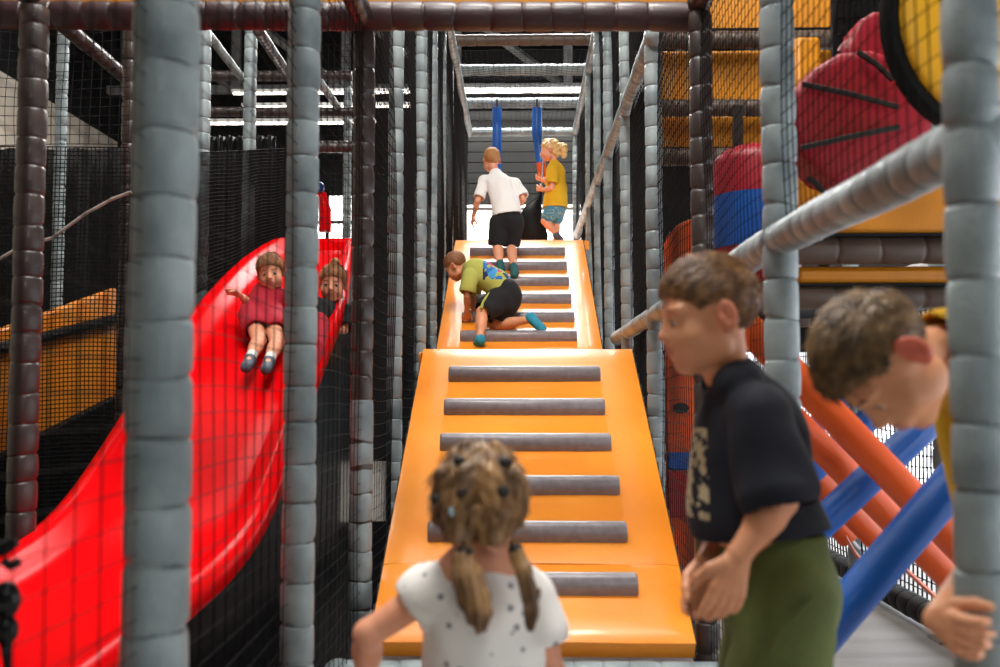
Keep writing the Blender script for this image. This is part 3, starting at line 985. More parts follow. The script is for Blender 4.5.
# crossing foam tubes
def foam_tube(x0, y0, Y0, x1, y1, Y1, r, m, lab, sag=0):
    a, b = P(x0, y0, Y0), P(x1, y1, Y1)
    t = thing('foam_tube', (a + b) / 2, lab, 'foam tube', ('orange' if m is M['orange_foam'] else 'blue') + ' foam tubes crossing behind the boys')
    d = (b - a)
    u = d.normalized()
    w = V((0, 1, 0)); w = (w - u * w.dot(u)).normalized(); h = u.cross(w)
    rings = []
    N = 12
    for k, s in enumerate([0, .004, .02, .2, .4, .6, .8, .98, .996, 1]):
        f = (.8, .93, 1, 1, 1, 1, 1, 1, .93, .8)[k]
        c = a + d * s
        rings.append([c + h * (math.cos(q * 2 * math.pi / 18) * r * f) + w * (math.sin(q * 2 * math.pi / 18) * r * f) for q in range(18)])
    MB().loft(rings).obj('sleeve', m, t, smooth=.9)
    for e, s in ((a, -1), (b, 1)):
        MB().tube([e, e + u * (.05 * s)], .012, 8).obj('core_pipe', M['steel'], t)
    return t
OF, BF = M['orange_foam'], M['blue']
foam_tube(814, 645, 2.25, 1010, 415, 2.3, .046, BF, 'widest blue foam tube, slanting up towards the gripped post')
foam_tube(730, 309, 2.9, 975, 562, 2.72, .046, OF, 'widest orange foam tube, slanting down behind the hair of the bending boy')
foam_tube(790, 553, 2.95, 935, 416, 2.95, .046, BF, 'second blue foam tube, ending under the face of the bending boy')
foam_tube(770, 396, 3.15, 962, 590, 3.15, .046, OF, 'second orange foam tube, below and beside the widest orange one')
foam_tube(795, 487, 3.5, 895, 395, 3.5, .043, BF, 'third blue foam tube, mostly hidden behind the orange ones')
foam_tube(800, 462, 3.6, 884, 548, 3.6, .043, OF, 'third orange foam tube, behind the second blue tube')
foam_tube(803, 486, 3.85, 850, 540, 3.85, .043, OF, 'shortest orange foam tube, close to the elbow of the navy boy')
foam_tube(796, 444, 4.0, 850, 393, 4.0, .04, BF, 'smallest blue foam tube, seen between the two wide orange tubes')
# orange straps at the tube ends
for pts, lab in (([(884, 543), (895, 560), (918, 581), (941, 602)], 'thin orange strap hanging from the third orange tube to the floor rail'), ([(846, 538), (855, 553), (866, 566)], 'short thin orange strap below the shortest orange tube')):
    q = [P(x, y, 3.62) for x, y in pts]
    rings = [[p + V((0, 0, .012)), p + V((.004, .03, .0)), p - V((0, 0, .012)), p + V((-.004, -.03, 0))] for p in q]
    tag(MB().loft(rings).obj('strap', M['orange_foam'], smooth=.5), lab, 'strap', 'orange straps under the tubes')

# black fittings at the edge of the view, hanging on the net by the slide
t = thing('carabiner_strap', P(4, 640, 1.32), 'black metal clip and strap hanging at the edge of the net by the slide', 'clip')
c = P(5, 600, 1.32)
MB().sphere(P(6, 600, 1.32), (.02, .016, .026), 20, 14).obj('clip_head', M['black_metal'], t)
MB().sphere(P(6, 630, 1.32), (.017, .014, .022), 16, 10).obj('clip_body', M['black_metal'], t)
MB().tube([P(-40, 556, 1.32), P(4, 549, 1.32), P(16, 541, 1.32)], [.009, .011, .008], 10).obj('clip_arm', M['black_metal'], t)
MB().tube([P(3, 560, 1.32), P(10, 566, 1.32), P(19, 562, 1.32)], .007, 8).obj('clip_hook', M['black_vinyl'], t)
MB().tube([P(5, 640, 1.32), P(8, 668, 1.32), P(8, 720, 1.33)], [.008, .006, .006], 8).obj('strap', M['black_vinyl'], t)
MB().tube([P(-40, 556, 1.32), P(-60, 620, 1.34), V((P(-60, 620, 1.34).x, 1.34, 0))], .012, 8).obj('stand_pole', M['black_metal'], t)
MB().tube([P(-40, 556, 1.32), P(-30, 585, 1.32), P(4, 598, 1.32)], .007, 8).obj('link_bar', M['black_metal'], t)
MB().tube([P(6, 606, 1.32), P(5, 632, 1.32)], .008, 8).obj('link_pin', M['black_metal'], t)
# ------------------------------------------------------------------ children
def blotch(name, base, spots, scale=26, thr=.22, rough=.85, bump=.25):
    """cotton with small printed marks"""
    m, nt, b = new_mat(name)
    tc = nt.nodes.new('ShaderNodeTexCoord')
    v = nt.nodes.new('ShaderNodeTexVoronoi'); v.inputs['Scale'].default_value = scale
    nt.links.new(tc.outputs['Object'], v.inputs['Vector'])
    r = nt.nodes.new('ShaderNodeValToRGB')
    r.color_ramp.elements[0].position = thr; r.color_ramp.elements[1].position = thr + .05
    r.color_ramp.elements[0].color = lin(spots); r.color_ramp.elements[1].color = lin(base)
    nt.links.new(v.outputs['Distance'], r.inputs['Fac'])
    nt.links.new(r.outputs['Color'], b.inputs['Base Color'])
    b.inputs['Roughness'].default_value = rough
    n2 = nt.nodes.new('ShaderNodeTexNoise'); n2.inputs['Scale'].default_value = 420
    nt.links.new(tc.outputs['Object'], n2.inputs['Vector'])
    bp = nt.nodes.new('ShaderNodeBump'); bp.inputs['Strength'].default_value = bump; bp.inputs['Distance'].default_value = .001
    nt.links.new(n2.outputs['Fac'], bp.inputs['Height']); nt.links.new(bp.outputs['Normal'], b.inputs['Normal'])
    return m

M['skin'] = mat('skin', 'e3a07e', .5, 'dc9472', 14, .1, 300, sss=.12)
M['skin_tan'] = mat('tanned skin', 'd99a73', .5, 'd08d66', 14, .1, 300, sss=.12)
M['lip'] = mat('lips', 'c27a66', .45)
M['ear_pink'] = mat('flushed ear skin', 'd2674f', .5, sss=.15)
M['ear_warm'] = mat('warm ear skin', 'cf8163', .5, sss=.15)
M['hair_brown'] = mat('brown hair', '553820', .45, '8a6238', 60, .3, 300)
M['hair_dark'] = mat('dark blond hair', '4a361f', .45, '8a6a42', 45, .3, 300)
M['hair_fair'] = mat('fair brown hair', '523820', .5, 'a87f50', 38, .3, 400, stretch=(1, 1, .4))
M['hair_blond'] = mat('blond hair', 'c89a5c', .5, 'e0b878', 90, .3, 400)
M['hair_sandy'] = mat('sandy short hair', 'a9733f', .6, 'b98450', 90, .3, 400)
M['hair_shade'] = mat('chestnut hair', '71462a', .6, '8a5a36', 90, .3, 400)
M['eye_white'] = mat('eye white', 'b9aca2', .4)
M['iris'] = mat('dark iris', '2a1c14', .1)
M['brow'] = mat('eyebrow hair', '5b3d26', .8)
M['white_star'] = blotch('white cotton with grey stars', 'f0ede8', '8d8c91', 36, .19)
M['white_tee'] = mat('white cotton', 'efece8', .9, bump=.25, bscale=300)
M['navy'] = mat('navy cotton', '10131c', .9, '141824', 8, .25, 400)
M['olive'] = mat('olive cotton', '4b5526', .85, '58632e', 9, .35, 120)
M['yellow_tee'] = mat('yellow cotton', 'dfae1d', .9, 'd6a416', 9, .25, 300)
M['lime'] = mat('lime cotton', 'a9ab52', .9, '9fa24a', 9, .25, 300)
M['black_cotton'] = mat('black cotton', '121316', .9, bump=.3, bscale=200)
M['raspberry'] = mat('raspberry cotton', 'b0122c', .85, 'a50f27', 9, .25, 300)
M['teal_sock'] = mat('teal sock', '1f7f9c', .8, '2a94ae', 30, .3, 300)
M['dark_teal'] = mat('dark teal sock', '1d5a5c', .8)
M['pattern_short'] = blotch('blue patterned cotton', '3f7d96', 'a8b58a', 60, .3)
M['denim'] = mat('denim', '2b3850', .85)
M['grey_shoe'] = mat('grey shoe', '4b5563', .6)
M['white_sole'] = mat('white sock', 'd8d8d4', .8)
M['tie_dark'] = mat('dark hair tie', '15110f', .6)
M['tie_blue'] = mat('pale blue hair tie', '9fc4d2', .5)

def frame3(fwd, up):
    f = V(fwd).normalized(); u = V(up)
    u = (u - f * u.dot(f)).normalized()
    r = f.cross(u)
    return np.array([[r.x, f.x, u.x], [r.y, f.y, u.y], [r.z, f.z, u.z]])   # columns right, forward, up


class Head:
    def __init__(s, c, fwd, up, size=1.0, fy=.93):
        s.fy = fy
        s.c = np.array(c, float); s.R = frame3(fwd, up); s.k = size
    def w(s, *p):
        p = np.array(p, float)
        if p[1] > .03: p[1] = .03 + (p[1] - .03) * s.fy
        return s.c + s.R @ (p * s.k)
    def loc(s, P_):
        l = ((np.asarray(P_) - s.c) @ s.R) / s.k
        y = l[..., 1]
        l[..., 1] = np.where(y > .03, .03 + (y - .03) / s.fy, y)
        return l

    def build(s, S, detail=True, chub=1.0):
        k = s.k; R = s.R
        E = lambda p, r, b=.012, neg=False, R2=None: S.ell(s.w(*p), np.array(r) * k, R if R2 is None else R2, b * k, neg)
        C = lambda a, b, ra, rb, kk=.01, **q: S.cone(s.w(*a), s.w(*b), ra * k, rb * k, kk * k, **q)
        E((0, -.012, .030), (.069, .086, .072))
        E((0, .018, -.012), (.060, .066, .072), .02)
        E((0, .028, -.052), (.047 * chub, .048, .045), .022)
        E((0, .058, -.083), (.02, .018, .016), .022)
        for sx in (-1, 1):
            E((sx * .034, .05, -.036), (.026 * chub, .026, .028), .018)
            E((sx * .043, .012, -.062), (.014, .03, .02), .02)
        if detail:
            for sx in (-1, 1):
                E((sx * .03, .071, .017), (.024, .012, .008), .014)
                E((sx * .030, .094, -.004), (.016, .014, .011), .012, True)
                E((sx * .030, .0705, -.004), (.0145, .0125, .0125), .004)
                E((sx * .030, .0845, -.0055), (.011, .006, .0032), .002, True)
        C((0, .078, .004), (0, .096, -.026), .0075, .0105, .012)
        E((0, .097, -.0275), (.0105, .010, .0085), .006)
        for sx in (-1, 1):
            E((sx * .0105, .0875, -.031), (.008, .009, .0065), .006)
        E((0, .078, -.052), (.024, .014, .016), .012)
        E((0, .0895, -.0505), (.0195, .0065, .0048), .003)
        E((0, .0875, -.0595), (.0165, .0065, .0052), .003)
        E((0, .0965, -.055), (.021, .006, .0011), .0015, True)
        for sx in (-1, 1):
            Rm = R @ np.array(Matrix.Rotation(sx * .35, 3, 'Z') @ Matrix.Rotation(-.12, 3, 'X'))
            S.ell(s.w(sx * .0745, -.012, -.006), np.array((.0075, .0185, .029)) * k, Rm, .006 * k)
            S.ell(s.w(sx * .0715, -.008, -.028), np.array((.006, .010, .011)) * k, Rm, .006 * k)
            S.ell(s.w(sx * .083, -.009, -.003), np.array((.009, .0105, .0185)) * k, Rm, .002 * k, True)
            S.ell(s.w(sx * .0765, -.013, .0), np.array((.0045, .004, .014)) * k, Rm, .004 * k)
            S.ell(s.w(sx * .0735, -.002, -.012), np.array((.006, .006, .007)) * k, Rm, .005 * k)

    def paint(s, me, ears=False):
        """second slot = lips, third = flushed ear"""
        co = np.empty(len(me.polygons) * 3); me.polygons.foreach_get('center', co)
        return co

    def eyes(s, parent, detail=True):
        k = s.k
        for sx in (-1, 1):
            p = s.w(sx * .030, .0710, -.0052)
            MB().sphere(p, .0118 * k, 14, 10).obj('eyeball', M['eye_white'], parent, smooth=3.2)
            q = s.w(sx * .029, .0782, -.0062)
            mb = MB().sphere(q, V((.0082, .0062, .0062)) * k, 12, 8, M=Matrix(s.R.tolist()))
            mb.obj('iris', M['iris'], parent, smooth=3.2)
            pts = [V(s.w(sx * (.0195 + .022 * t), .0862 - .009 * t * t - .0015, -.0022 + .0025 * math.sin(t * 3.1) - .002 * t)) for t in (0, .25, .5, .75, 1)]
            MB().tube(pts, [.0006 * k, .0011 * k, .0012 * k, .0012 * k, .0006 * k], 5).obj('eyelash', M['iris'], parent, smooth=3.2)
            pts = [V(s.w(sx * (.014 + .034 * t), .0875 - .012 * t * t, .0175 + .0035 * math.sin(t * 3.1) - .004 * t)) for t in (0, .25, .5, .75, 1)]
            MB().tube(pts, [.0015 * k, .0026 * k, .0027 * k, .002 * k, .0008 * k], 6).obj('eyebrow', M['brow'], parent, smooth=3.2)


LOOSE = ([-.10, -.075, -.045, -.03, -.012, .006, .02, .034, .05, .07, .1], [-.085, -.085, -.08, -.07, -.05, -.03, -.015, .012, .03, .045, .052])
HAIRLINE = ([-.10, -.075, -.045, -.03, -.012, .006, .02, .034, .05, .07, .1], [-.062, -.062, -.052, -.02, .012, .018, .014, .006, .026, .042, .050])

def hair_boy(h, parent, name, m, hh, top=.016, side=.006, strands=1200, ln=.022, line=HAIRLINE, seed=1, fringe=.0, lift=.5, label=None, rad=.0011):
    k = h.k
    c = h.w(0, -.012, .032)
    B = .135 * k
    S = SD(c - B, c + B, hh)
    S.ell(h.w(0, -.012, .030), np.array((.069 + side, .086 + side, .072 + side)) * k, h.R, 0)
    S.ell(h.w(0, -.006 + fringe * .5, .044), np.array((.060, .074 + fringe, .058 + top)) * k, h.R, .015 * k)
    x, y, z = S.ax[0][:, None, None], S.ax[1][None, :, None], S.ax[2][None, None, :]
    d = [(x - h.c[0]) * h.R[0, i] + (y - h.c[1]) * h.R[1, i] + (z - h.c[2]) * h.R[2, i] for i in range(3)]
    d = [q / k for q in d]
    zmin = np.interp(d[1], line[0], line[1]).astype(np.float32)
    g = (zmin - d[2]) * k * .8 + .0025 * np.sin(d[0] * 210 + d[1] * 130) * np.sin(d[1] * 170)
    S.f += (.0009 * np.sin(d[0] * 150 + 2 * np.sin(d[1] * 60)) * np.sin(d[1] * 90 + d[0] * 40) + .0012 * np.sin(d[0] * 330 + d[2] * 90)).astype(np.float32) * k
    t = np.clip(.5 - .5 * (S.f - g) / .006, 0, 1)
    S.f = (S.f + (g - S.f) * t + .006 * t * (1 - t)).astype(np.float32)
    ploc = parent.location
    me = S.mesh('hair', ploc)
    n = len(me.vertices)
    co = np.empty(n * 3, np.float32); me.vertices.foreach_get('co', co); co = co.reshape(-1, 3) + np.array(ploc)
    no = np.empty(n * 3, np.float32); me.vertices.foreach_get('normal', no); no = no.reshape(-1, 3)
    mb = MB()
    rs = np.random.RandomState(seed)
    lo = h.loc(co)
    ok = np.where((lo[:, 2] > np.interp(lo[:, 1], line[0], line[1]) + .006))[0]
    if len(ok):
        for i in rs.choice(ok, min(strands, len(ok)), replace=False):
            l = lo[i]; nn = h.R.T @ no[i]
            top_f = np.clip((l[2] - .03) / .05, 0, 1)
            fl = np.array((.10 * rs.randn() + .25 * top_f, .9 * top_f + .1 - .6 * (1 - top_f), -.9 * (1 - top_f) - .1)) + .13 * rs.randn(3)
            fl = fl - nn * (fl @ nn)
            fl /= np.linalg.norm(fl) + 1e-6
            L = ln * (.35 + .65 * top_f) * rs.uniform(.6, 1.3)
            p0 = l - nn * .002
            p1 = l + fl * L * .5 + nn * L * lift * .45
            p2 = l + fl * L + nn * L * lift * .5
            mb.tube([h.w(*p0), h.w(*p1), h.w(*p2)], [rad * 1.3 * k, rad * k, rad * .25 * k], 3, caps=False)
    bm = bmesh.new(); bm.from_mesh(me)
    if mb.v:
        tmp = bpy.data.meshes.new('t'); tmp.from_pydata([V(v) - ploc for v in mb.v], [], mb.f)
        bm.from_mesh(tmp); bpy.data.meshes.remove(tmp)
    bm.to_mesh(me); bm.free()
    o = link('hair', me, m, None, 3.2)
    o.parent = parent
    return o


def hand(S, wrist, d, nrm, size, curl=.5, thumb=1, spread=.12, palm=True, curls=None):
    """d: towards the fingertips, nrm: out of the palm, thumb: +1/-1 along d x nrm"""
    w = np.array(wrist, float); d = np.array(V(d).normalized()); n = V(nrm)
    n = np.array((n - V(d) * n.dot(V(d))).normalized())
    sd = np.cross(d, n)
    k = size
    kn = w + d * .052 * k
    S.cone(w, w + d * .02 * k, .017 * k, .020 * k, .008 * k, n=n, q=.7)
    for q in (-1, -.33, .33, 1):
        S.cone(w + d * .012 * k + sd * q * .010 * k, kn + sd * q * .0205 * k, .0115 * k, .0098 * k, .006 * k, n=n, q=.85)
    for j, q in enumerate((1, .33, -.33, -1)):        # index .. little
        L = (.043, .049, .045, .035)[j] * k
        c = (curls[j] if curls else curl) * (1 + .08 * j)
        p = kn + sd * q * .0205 * k * thumb
        dd = np.array(d) + sd * q * spread * thumb
        dd /= np.linalg.norm(dd)
        ang = c * .5
        for seg, (f, r0, r1) in enumerate(((.46, .0082, .0077), (.30, .0077, .007), (.24, .007, .0058))):
            v = dd * math.cos(ang) + n * math.sin(ang)
            p2 = p + v * L * f
            S.cone(p, p2, r0 * k, r1 * k, .0022 * k)
            p = p2
            ang += c
    tb = w + d * .016 * k + sd * thumb * .016 * k
    t1 = tb + (d * .55 + sd * thumb * .62 + n * .35) * .026 * k
    t2 = t1 + (d * .8 + sd * thumb * .25 + n * .5 * (1 + curl)) * .022 * k
    t3 = t2 + (d * .85 + n * .45 * (1 + curl)) * .017 * k
    S.cone(tb, t1, .0125 * k, .0095 * k, .006 * k)
    S.cone(t1, t2, .0092 * k, .0083 * k, .003 * k)
    S.cone(t2, t3, .0083 * k, .0064 * k, .003 * k)


def person(label, J, h, F, s=1.0, skin='skin', res=.005, detail=False, bounds_pad=.09, hands=None, chub=1.0, torso=True, ear='ear_warm', hand_r=1.0, leg_r=1.0, arm_r=1.0):
    """J: joints in metres; h: Head; F: forward direction of the torso. returns (root, field-less) root empty with the body child"""
    pts = [np.array(V(p)) for p in J.values()] + [h.w(0, .1, .1), h.w(0, -.1, .1), h.w(.09, 0, 0), h.w(-.09, 0, 0), h.w(0, .1, -.1)]
    lo = np.min(pts, 0) - bounds_pad * s; hi = np.max(pts, 0) + bounds_pad * s
    S = SD(lo, hi, res)
    j = {k: V(v) for k, v in J.items()}
    F = V(F)
    S.cone(j['pelvis'], j['waist'], .088 * s, .078 * s, .02, n=F, q=.8)
    S.cone(j['waist'], j['chest'], .078 * s, .088 * s, .02, n=F, q=.75)
    S.cone(j['shL'], j['shR'], .034 * s, .034 * s, .02)
    S.cone((j['shL'] + j['chest']) / 2, (j['shR'] + j['chest']) / 2, .05 * s, .05 * s, .02)
    S.cone(j['neck'], V(h.w(0, -.02, -.03)), .039 * s, .037 * s, .015)
    for q in 'LR':
        S.cone(j['sh' + q], j['el' + q], .031 * s * arm_r, .0255 * s * arm_r, .012)
        S.cone(j['el' + q], j['wr' + q], .026 * s * arm_r, .0175 * s * arm_r, .008)
        S.cone(j['el' + q] * .7 + j['wr' + q] * .3, j['el' + q] * .6 + j['wr' + q] * .4, .027 * s * arm_r, .025 * s * arm_r, .012)
        S.cone(j['hip' + q], j['kn' + q], .062 * s * leg_r, .043 * s * leg_r, .015)
        S.cone(j['kn' + q], j['an' + q], .042 * s * leg_r, .027 * s * leg_r, .012)
        S.cone(j['kn' + q] * .75 + j['an' + q] * .25, j['kn' + q] * .5 + j['an' + q] * .5, .044 * s * leg_r, .038 * s * leg_r, .015)
        S.cone(j['an' + q], j['to' + q], .028 * s, .022 * s, .012)
    for q, (d, n, th, cu, *cs) in (hands or {}).items():
        hand(S, j['wr' + q], d, n, 1.06 * s * hand_r, cu, th, curls=cs[0] if cs else None)
    h.build(S, detail, chub)
    root = thing('person', V((j['pelvis'].x, j['pelvis'].y, min(j['toL'].z, j['toR'].z) - .02)), label, 'person', None)
    me = S.mesh('body', root.location)
    # lips and ears get their own slots
    n = len(me.polygons)
    c = np.empty(n * 3, np.float32); me.polygons.foreach_get('center', c); c = c.reshape(-1, 3) + np.array(root.location)
    l = h.loc(c)
    mi = np.zeros(n, np.int32)
    lips = (((l[:, 0] / .021) ** 2 + ((l[:, 2] + .055) / .0115) ** 2) < 1) & (l[:, 1] > .078)
    mi[lips] = 1
    earm = (np.abs(l[:, 0]) > .0705) & (np.abs(l[:, 1] + .01) < .03) & (np.abs(l[:, 2] + .005) < .036)
    mi[earm] = 2
    o = link('body', me, [M[skin], M['lip'], M[ear]], None, 3.2)
    me.polygons.foreach_set('material_index', mi)
    me.update()
    o.parent = root
    if detail:
        h.eyes(root)
    return root, j, S


def garment(name, m, parent, prims, res, cuts=(), holes=(), arms=(), arm_holes=(), wr=.003, fr=(18, 18, 26), seed=0, thick=.009, pad=.05, shell=True, smoothk=.015):
    """prims: (a, b, ra, rb[, n, q]); cuts: planes (p, n); holes: (a, b, ra, rb) removed"""
    allp = list(prims) + list(arms)
    lo = np.min([np.minimum(np.array(V(p[0])), np.array(V(p[1]))) - max(p[2], p[3]) for p in allp], 0) - pad
    hi = np.max([np.maximum(np.array(V(p[0])), np.array(V(p[1]))) + max(p[2], p[3]) for p in allp], 0) + pad
    S = SD(lo, hi, res)
    for p in prims:
        S.cone(p[0], p[1], p[2], p[3], p[6] if len(p) > 6 else smoothk, n=p[4] if len(p) > 4 else None, q=p[5] if len(p) > 5 else 1)
    if wr:
        S.wrinkle(wr, fr, seed)
    if shell:
        S.shell(thick)
    if arms:
        S2 = SD(lo, hi, res)
        for p in arms:
            S2.cone(p[0], p[1], p[2], p[3], .01)
        if wr: S2.wrinkle(wr, fr, seed + 5)
        if shell: S2.shell(thick)
        for p in arm_holes:
            S2.cone(p[0], p[1], p[2], p[3], 0, neg=True)
        S.mix((slice(None),) * 3, S2.f, .014)
    for p, n in cuts:
        S.plane(p, n)
    for p in holes:
        S.cone(p[0], p[1], p[2], p[3], .0, neg=True)
    me = S.mesh(name, parent.location)
    o = link(name, me, m, None, 3.2)
    o.parent = parent
    return o

def beyond(a, b, t0, r, L=.09):
    """hole that opens a sleeve or trouser leg: from fraction t0 of a-b outward"""
    a, b = V(a), V(b)
    d = (b - a).normalized()
    p = a + (b - a) * t0
    return (p + d * (r * 1.0), p + d * (r + L), r, r)

def shoe(name, m, parent, ankle, toe, r, res, up=(0, 0, 1), drop=.012, sock=None, knee=None):
    a, t = V(ankle), V(toe)
    d = (t - a).normalized()
    heel = a - d * r * .35 - V(up) * drop
    garment(name, m, parent, [(heel, t - V(up) * drop * .6, r, r * .92), (a, heel, r * .95, r)], res, wr=0, shell=False, smoothk=.012)
    if sock is not None and knee is not None:
        k = V(knee)
        garment('sock', sock, parent, [(a, a + (k - a) * .22, r * .93, r * .97)], res, wr=0, shell=False)

# ================================================================== girl with pigtails, seen from behind
def girl_front():
    Y = 1.66
    s = .92
    hc = P(481, 500, Y - .005)
    h = Head(hc, (.06, 1, -.06), (.03, 0, 1), .86)
    neck = P(486, 570, Y - .012)
    J = dict(pelvis=V((neck.x - .005, Y, .49)), waist=V((neck.x - .004, Y, .60)), chest=V((neck.x - .006, Y, .722)), neck=V((neck.x, Y - .004, .755)),
             shL=P(429, 590, Y - .01), shR=P(531, 597, Y + .01))
    J['shL'].z -= .004
    J['elL'] = P(368, 634, Y - .03); J['wrL'] = P(366, 690, Y + .08)
    J['elR'] = P(551, 672, Y + .0); J['wrR'] = P(556, 742, Y + .06)
    for q, sx in (('L', -1), ('R', 1)):
        b = V((neck.x, Y, 0))
        J['hip' + q] = b + V((sx * .052, 0, .46)); J['kn' + q] = b + V((sx * .056, .02, .26)); J['an' + q] = b + V((sx * .056, -.01, .055)); J['to' + q] = b + V((sx * .062, .1, .026))
    root, j, S = person('girl with fair pigtails seen from behind, in a white star print shirt', J, h, (0, 1, 0), s, 'skin', .0045, False,
                        hands={'L': ((.3, .8, -.3), (0.6, 0, -.6), 1, .5), 'R': ((0, .5, -.8), (-1, 0, 0), 1, .5)})
    # loose shirt with frilled cap sleeves
    cl = j['chest'] - V((0, 0, .043))
    pr = [(j['pelvis'], j['waist'], .118 * s, .110 * s, (0, 1, 0), .82), (j['waist'], cl, .110 * s, .104 * s, (0, 1, 0), .8), (cl, j['neck'] - V((0, 0, .06)), .095 * s, .064 * s, (0, 1, 0), .82),
          (j['shL'], j['shR'], .047 * s, .047 * s), (j['neck'] - V((.055, 0, .038)), j['neck'] + V((.055, 0, -.038)), .042 * s, .042 * s)]
    ar = [(j['shL'], j['shL'] + (j['elL'] - j['shL']) * .16, .050 * s, .052 * s), (j['shR'], j['shR'] + (j['elR'] - j['shR']) * .42, .046 * s, .050 * s)]
    garment('shirt', M['white_star'], root, pr, .0045, cuts=[(V((0, 0, .45)), (0, 0, -1))],
            arms=ar, arm_holes=[beyond(j['shL'], j['elL'], .22, .062), beyond(j['shR'], j['elR'], .5, .058)], holes=[(j['neck'] + V((0, 0, .014)), j['neck'] + V((0, 0, .1)), .046, .05)], wr=.010, fr=(30, 24, 18), seed=4)
    pr = [(j['hipL'], j['knL'], .075, .058), (j['hipR'], j['knR'], .075, .058), (j['pelvis'], j['pelvis'] - V((0, 0, .03)), .095, .095, (0, 1, 0), .8)]
    garment('leggings', M['denim'], root, pr + [(j['knL'], j['anL'], .05, .036), (j['knR'], j['anR'], .05, .036)], .006, wr=.003, shell=False)
    for q in 'LR':
        shoe('shoe', M['grey_shoe'], root, j['an' + q], j['to' + q], .034, .006)
    # hair: cap drawn into two low pigtails, with twisted bands and dark ties
    k = h.k
    c = h.w(0, -.012, .02)
    S = SD(c - .17, c + .17, .004)
    S.ell(h.w(0, -.012, .032), np.array((.083, .096, .084)) * k, h.R, 0)
    S.ell(h.w(0, -.02, -.01), np.array((.080, .083, .080)) * k, h.R, .03)
    for sx in (-1, 1):
        S.cone(h.w(sx * .03, -.05, .10), h.w(sx * .062, -.075, .045), .016 * k, .02 * k, .012)
        S.cone(h.w(sx * .062, -.068, .045), h.w(sx * .058, -.078, -.01), .022 * k, .024 * k, .012)
        S.cone(h.w(sx * .03, -.088, .05), h.w(sx * .04, -.092, -.01), .018 * k, .022 * k, .012)
        S.cone(h.w(sx * .078, -.02, .02), h.w(sx * .07, -.05, -.03), .02 * k, .022 * k, .012)
        S.cone(h.w(sx * .055, -.072, -.01), h.w(sx * .03, -.085, -.065), .026 * k, .02 * k, .012)
        S.cone(h.w(sx * .058, -.05, -.02), h.w(sx * .033, -.082, -.07), .024 * k, .017 * k, .012)
    arc = [h.w(0, -.012 - .100 * math.cos(t), .032 + .088 * math.sin(t)) for t in np.linspace(1.5, -.35, 9)]
    for a, b in zip(arc[:-1], arc[1:]):
        S.cone(a, b, .0085, .0085, .003, neg=True)
    x, y, z = S.ax[0][:, None, None], S.ax[1][None, :, None], S.ax[2][None, None, :]
    d = [((x - h.c[0]) * h.R[0, i] + (y - h.c[1]) * h.R[1, i] + (z - h.c[2]) * h.R[2, i]) / k for i in range(3)]
    S.f += (.0016 * np.sin(np.abs(d[0]) * 260 + 50 * d[2] + 2 * np.sin(d[2] * 40)) + .0012 * np.sin(d[2] * 220 + np.abs(d[0]) * 160)).astype(np.float32)
    zm = np.interp(d[1], [-.1, -.02, .02, .06, .1], [-.078, -.07, -.01, .045, .06])
    S.f = np.maximum(S.f, ((zm - d[2]) * k * .8).astype(np.float32))
    me = S.mesh('hair', root.location)
    o = link('hair', me, M['hair_fair'], None, 3.2); o.parent = root
    nv = len(me.vertices)
    co = np.empty(nv * 3, np.float32); me.vertices.foreach_get('co', co); co = co.reshape(-1, 3) + np.array(root.location)
    no = np.empty(nv * 3, np.float32); me.vertices.foreach_get('normal', no); no = no.reshape(-1, 3)
    rs = np.random.RandomState(3)
    mb = MB()
    for i in rs.choice(nv, 900, replace=False):
        l = h.loc(co[i]); nn = h.R.T @ no[i]
        tgt = np.array((math.copysign(.034, l[0]), -.085, -.075))
        fl = tgt - l; fl -= nn * (fl @ nn); q = np.linalg.norm(fl)
        if q < .02 or nn[1] > .6: continue
        fl = fl / q + .12 * rs.randn(3)
        L = rs.uniform(.015, .035)
        mb.tube([h.w(*(l - nn * .001)), h.w(*(l + fl * L * .5 + nn * .0022)), h.w(*(l + fl * L + nn * .0006))], [.001, .0012, .0004], 4, caps=False)
    mb.obj('loose_strand', M['hair_fair'], root, smooth=3.2)
    for path, nm in ((((466, 548), (463, 560), (468, 578), (475, 598), (479, 614), (480, 630)), 1), (((514, 545), (518, 556), (524, 572), (530, 594), (532, 612), (530, 630)), -1)):
        pts = [P(x, y, Y - .085 - .012 * i * (1 if i < 3 else .6)) for i, (x, y) in enumerate(path)]
        rr = [.012, .0165, .025, .026, .022, .008] if nm == 1 else [.010, .012, .014, .015, .012, .005]
        lo = np.min([np.array(p) for p in pts], 0) - .06; hi = np.max([np.array(p) for p in pts], 0) + .06
        S = SD(lo, hi, .0035)
        for i in range(len(pts) - 1):
            S.cone(pts[i], pts[i + 1], rr[i], rr[i + 1], .006, n=(0, 1, 0), q=.75)
        x, y, z = S.ax[0][:, None, None], S.ax[1][None, :, None], S.ax[2][None, None, :]
        S.f += (.0016 * np.sin(x * 420 + z * 30 + np.sin(z * 60)) + .001 * np.sin(x * 900 + y * 300)).astype(np.float32)
        o = link('pigtail', S.mesh('pigtail', root.location), M['hair_fair'], None, 3.2); o.parent = root
        mb = MB()
        mb.tube([pts[0] + (pts[1] - pts[0]) * .25, pts[0] + (pts[1] - pts[0]) * .8], rr[0] * 1.25, 12)
        mb.obj('hair_tie', M['tie_dark'], root)
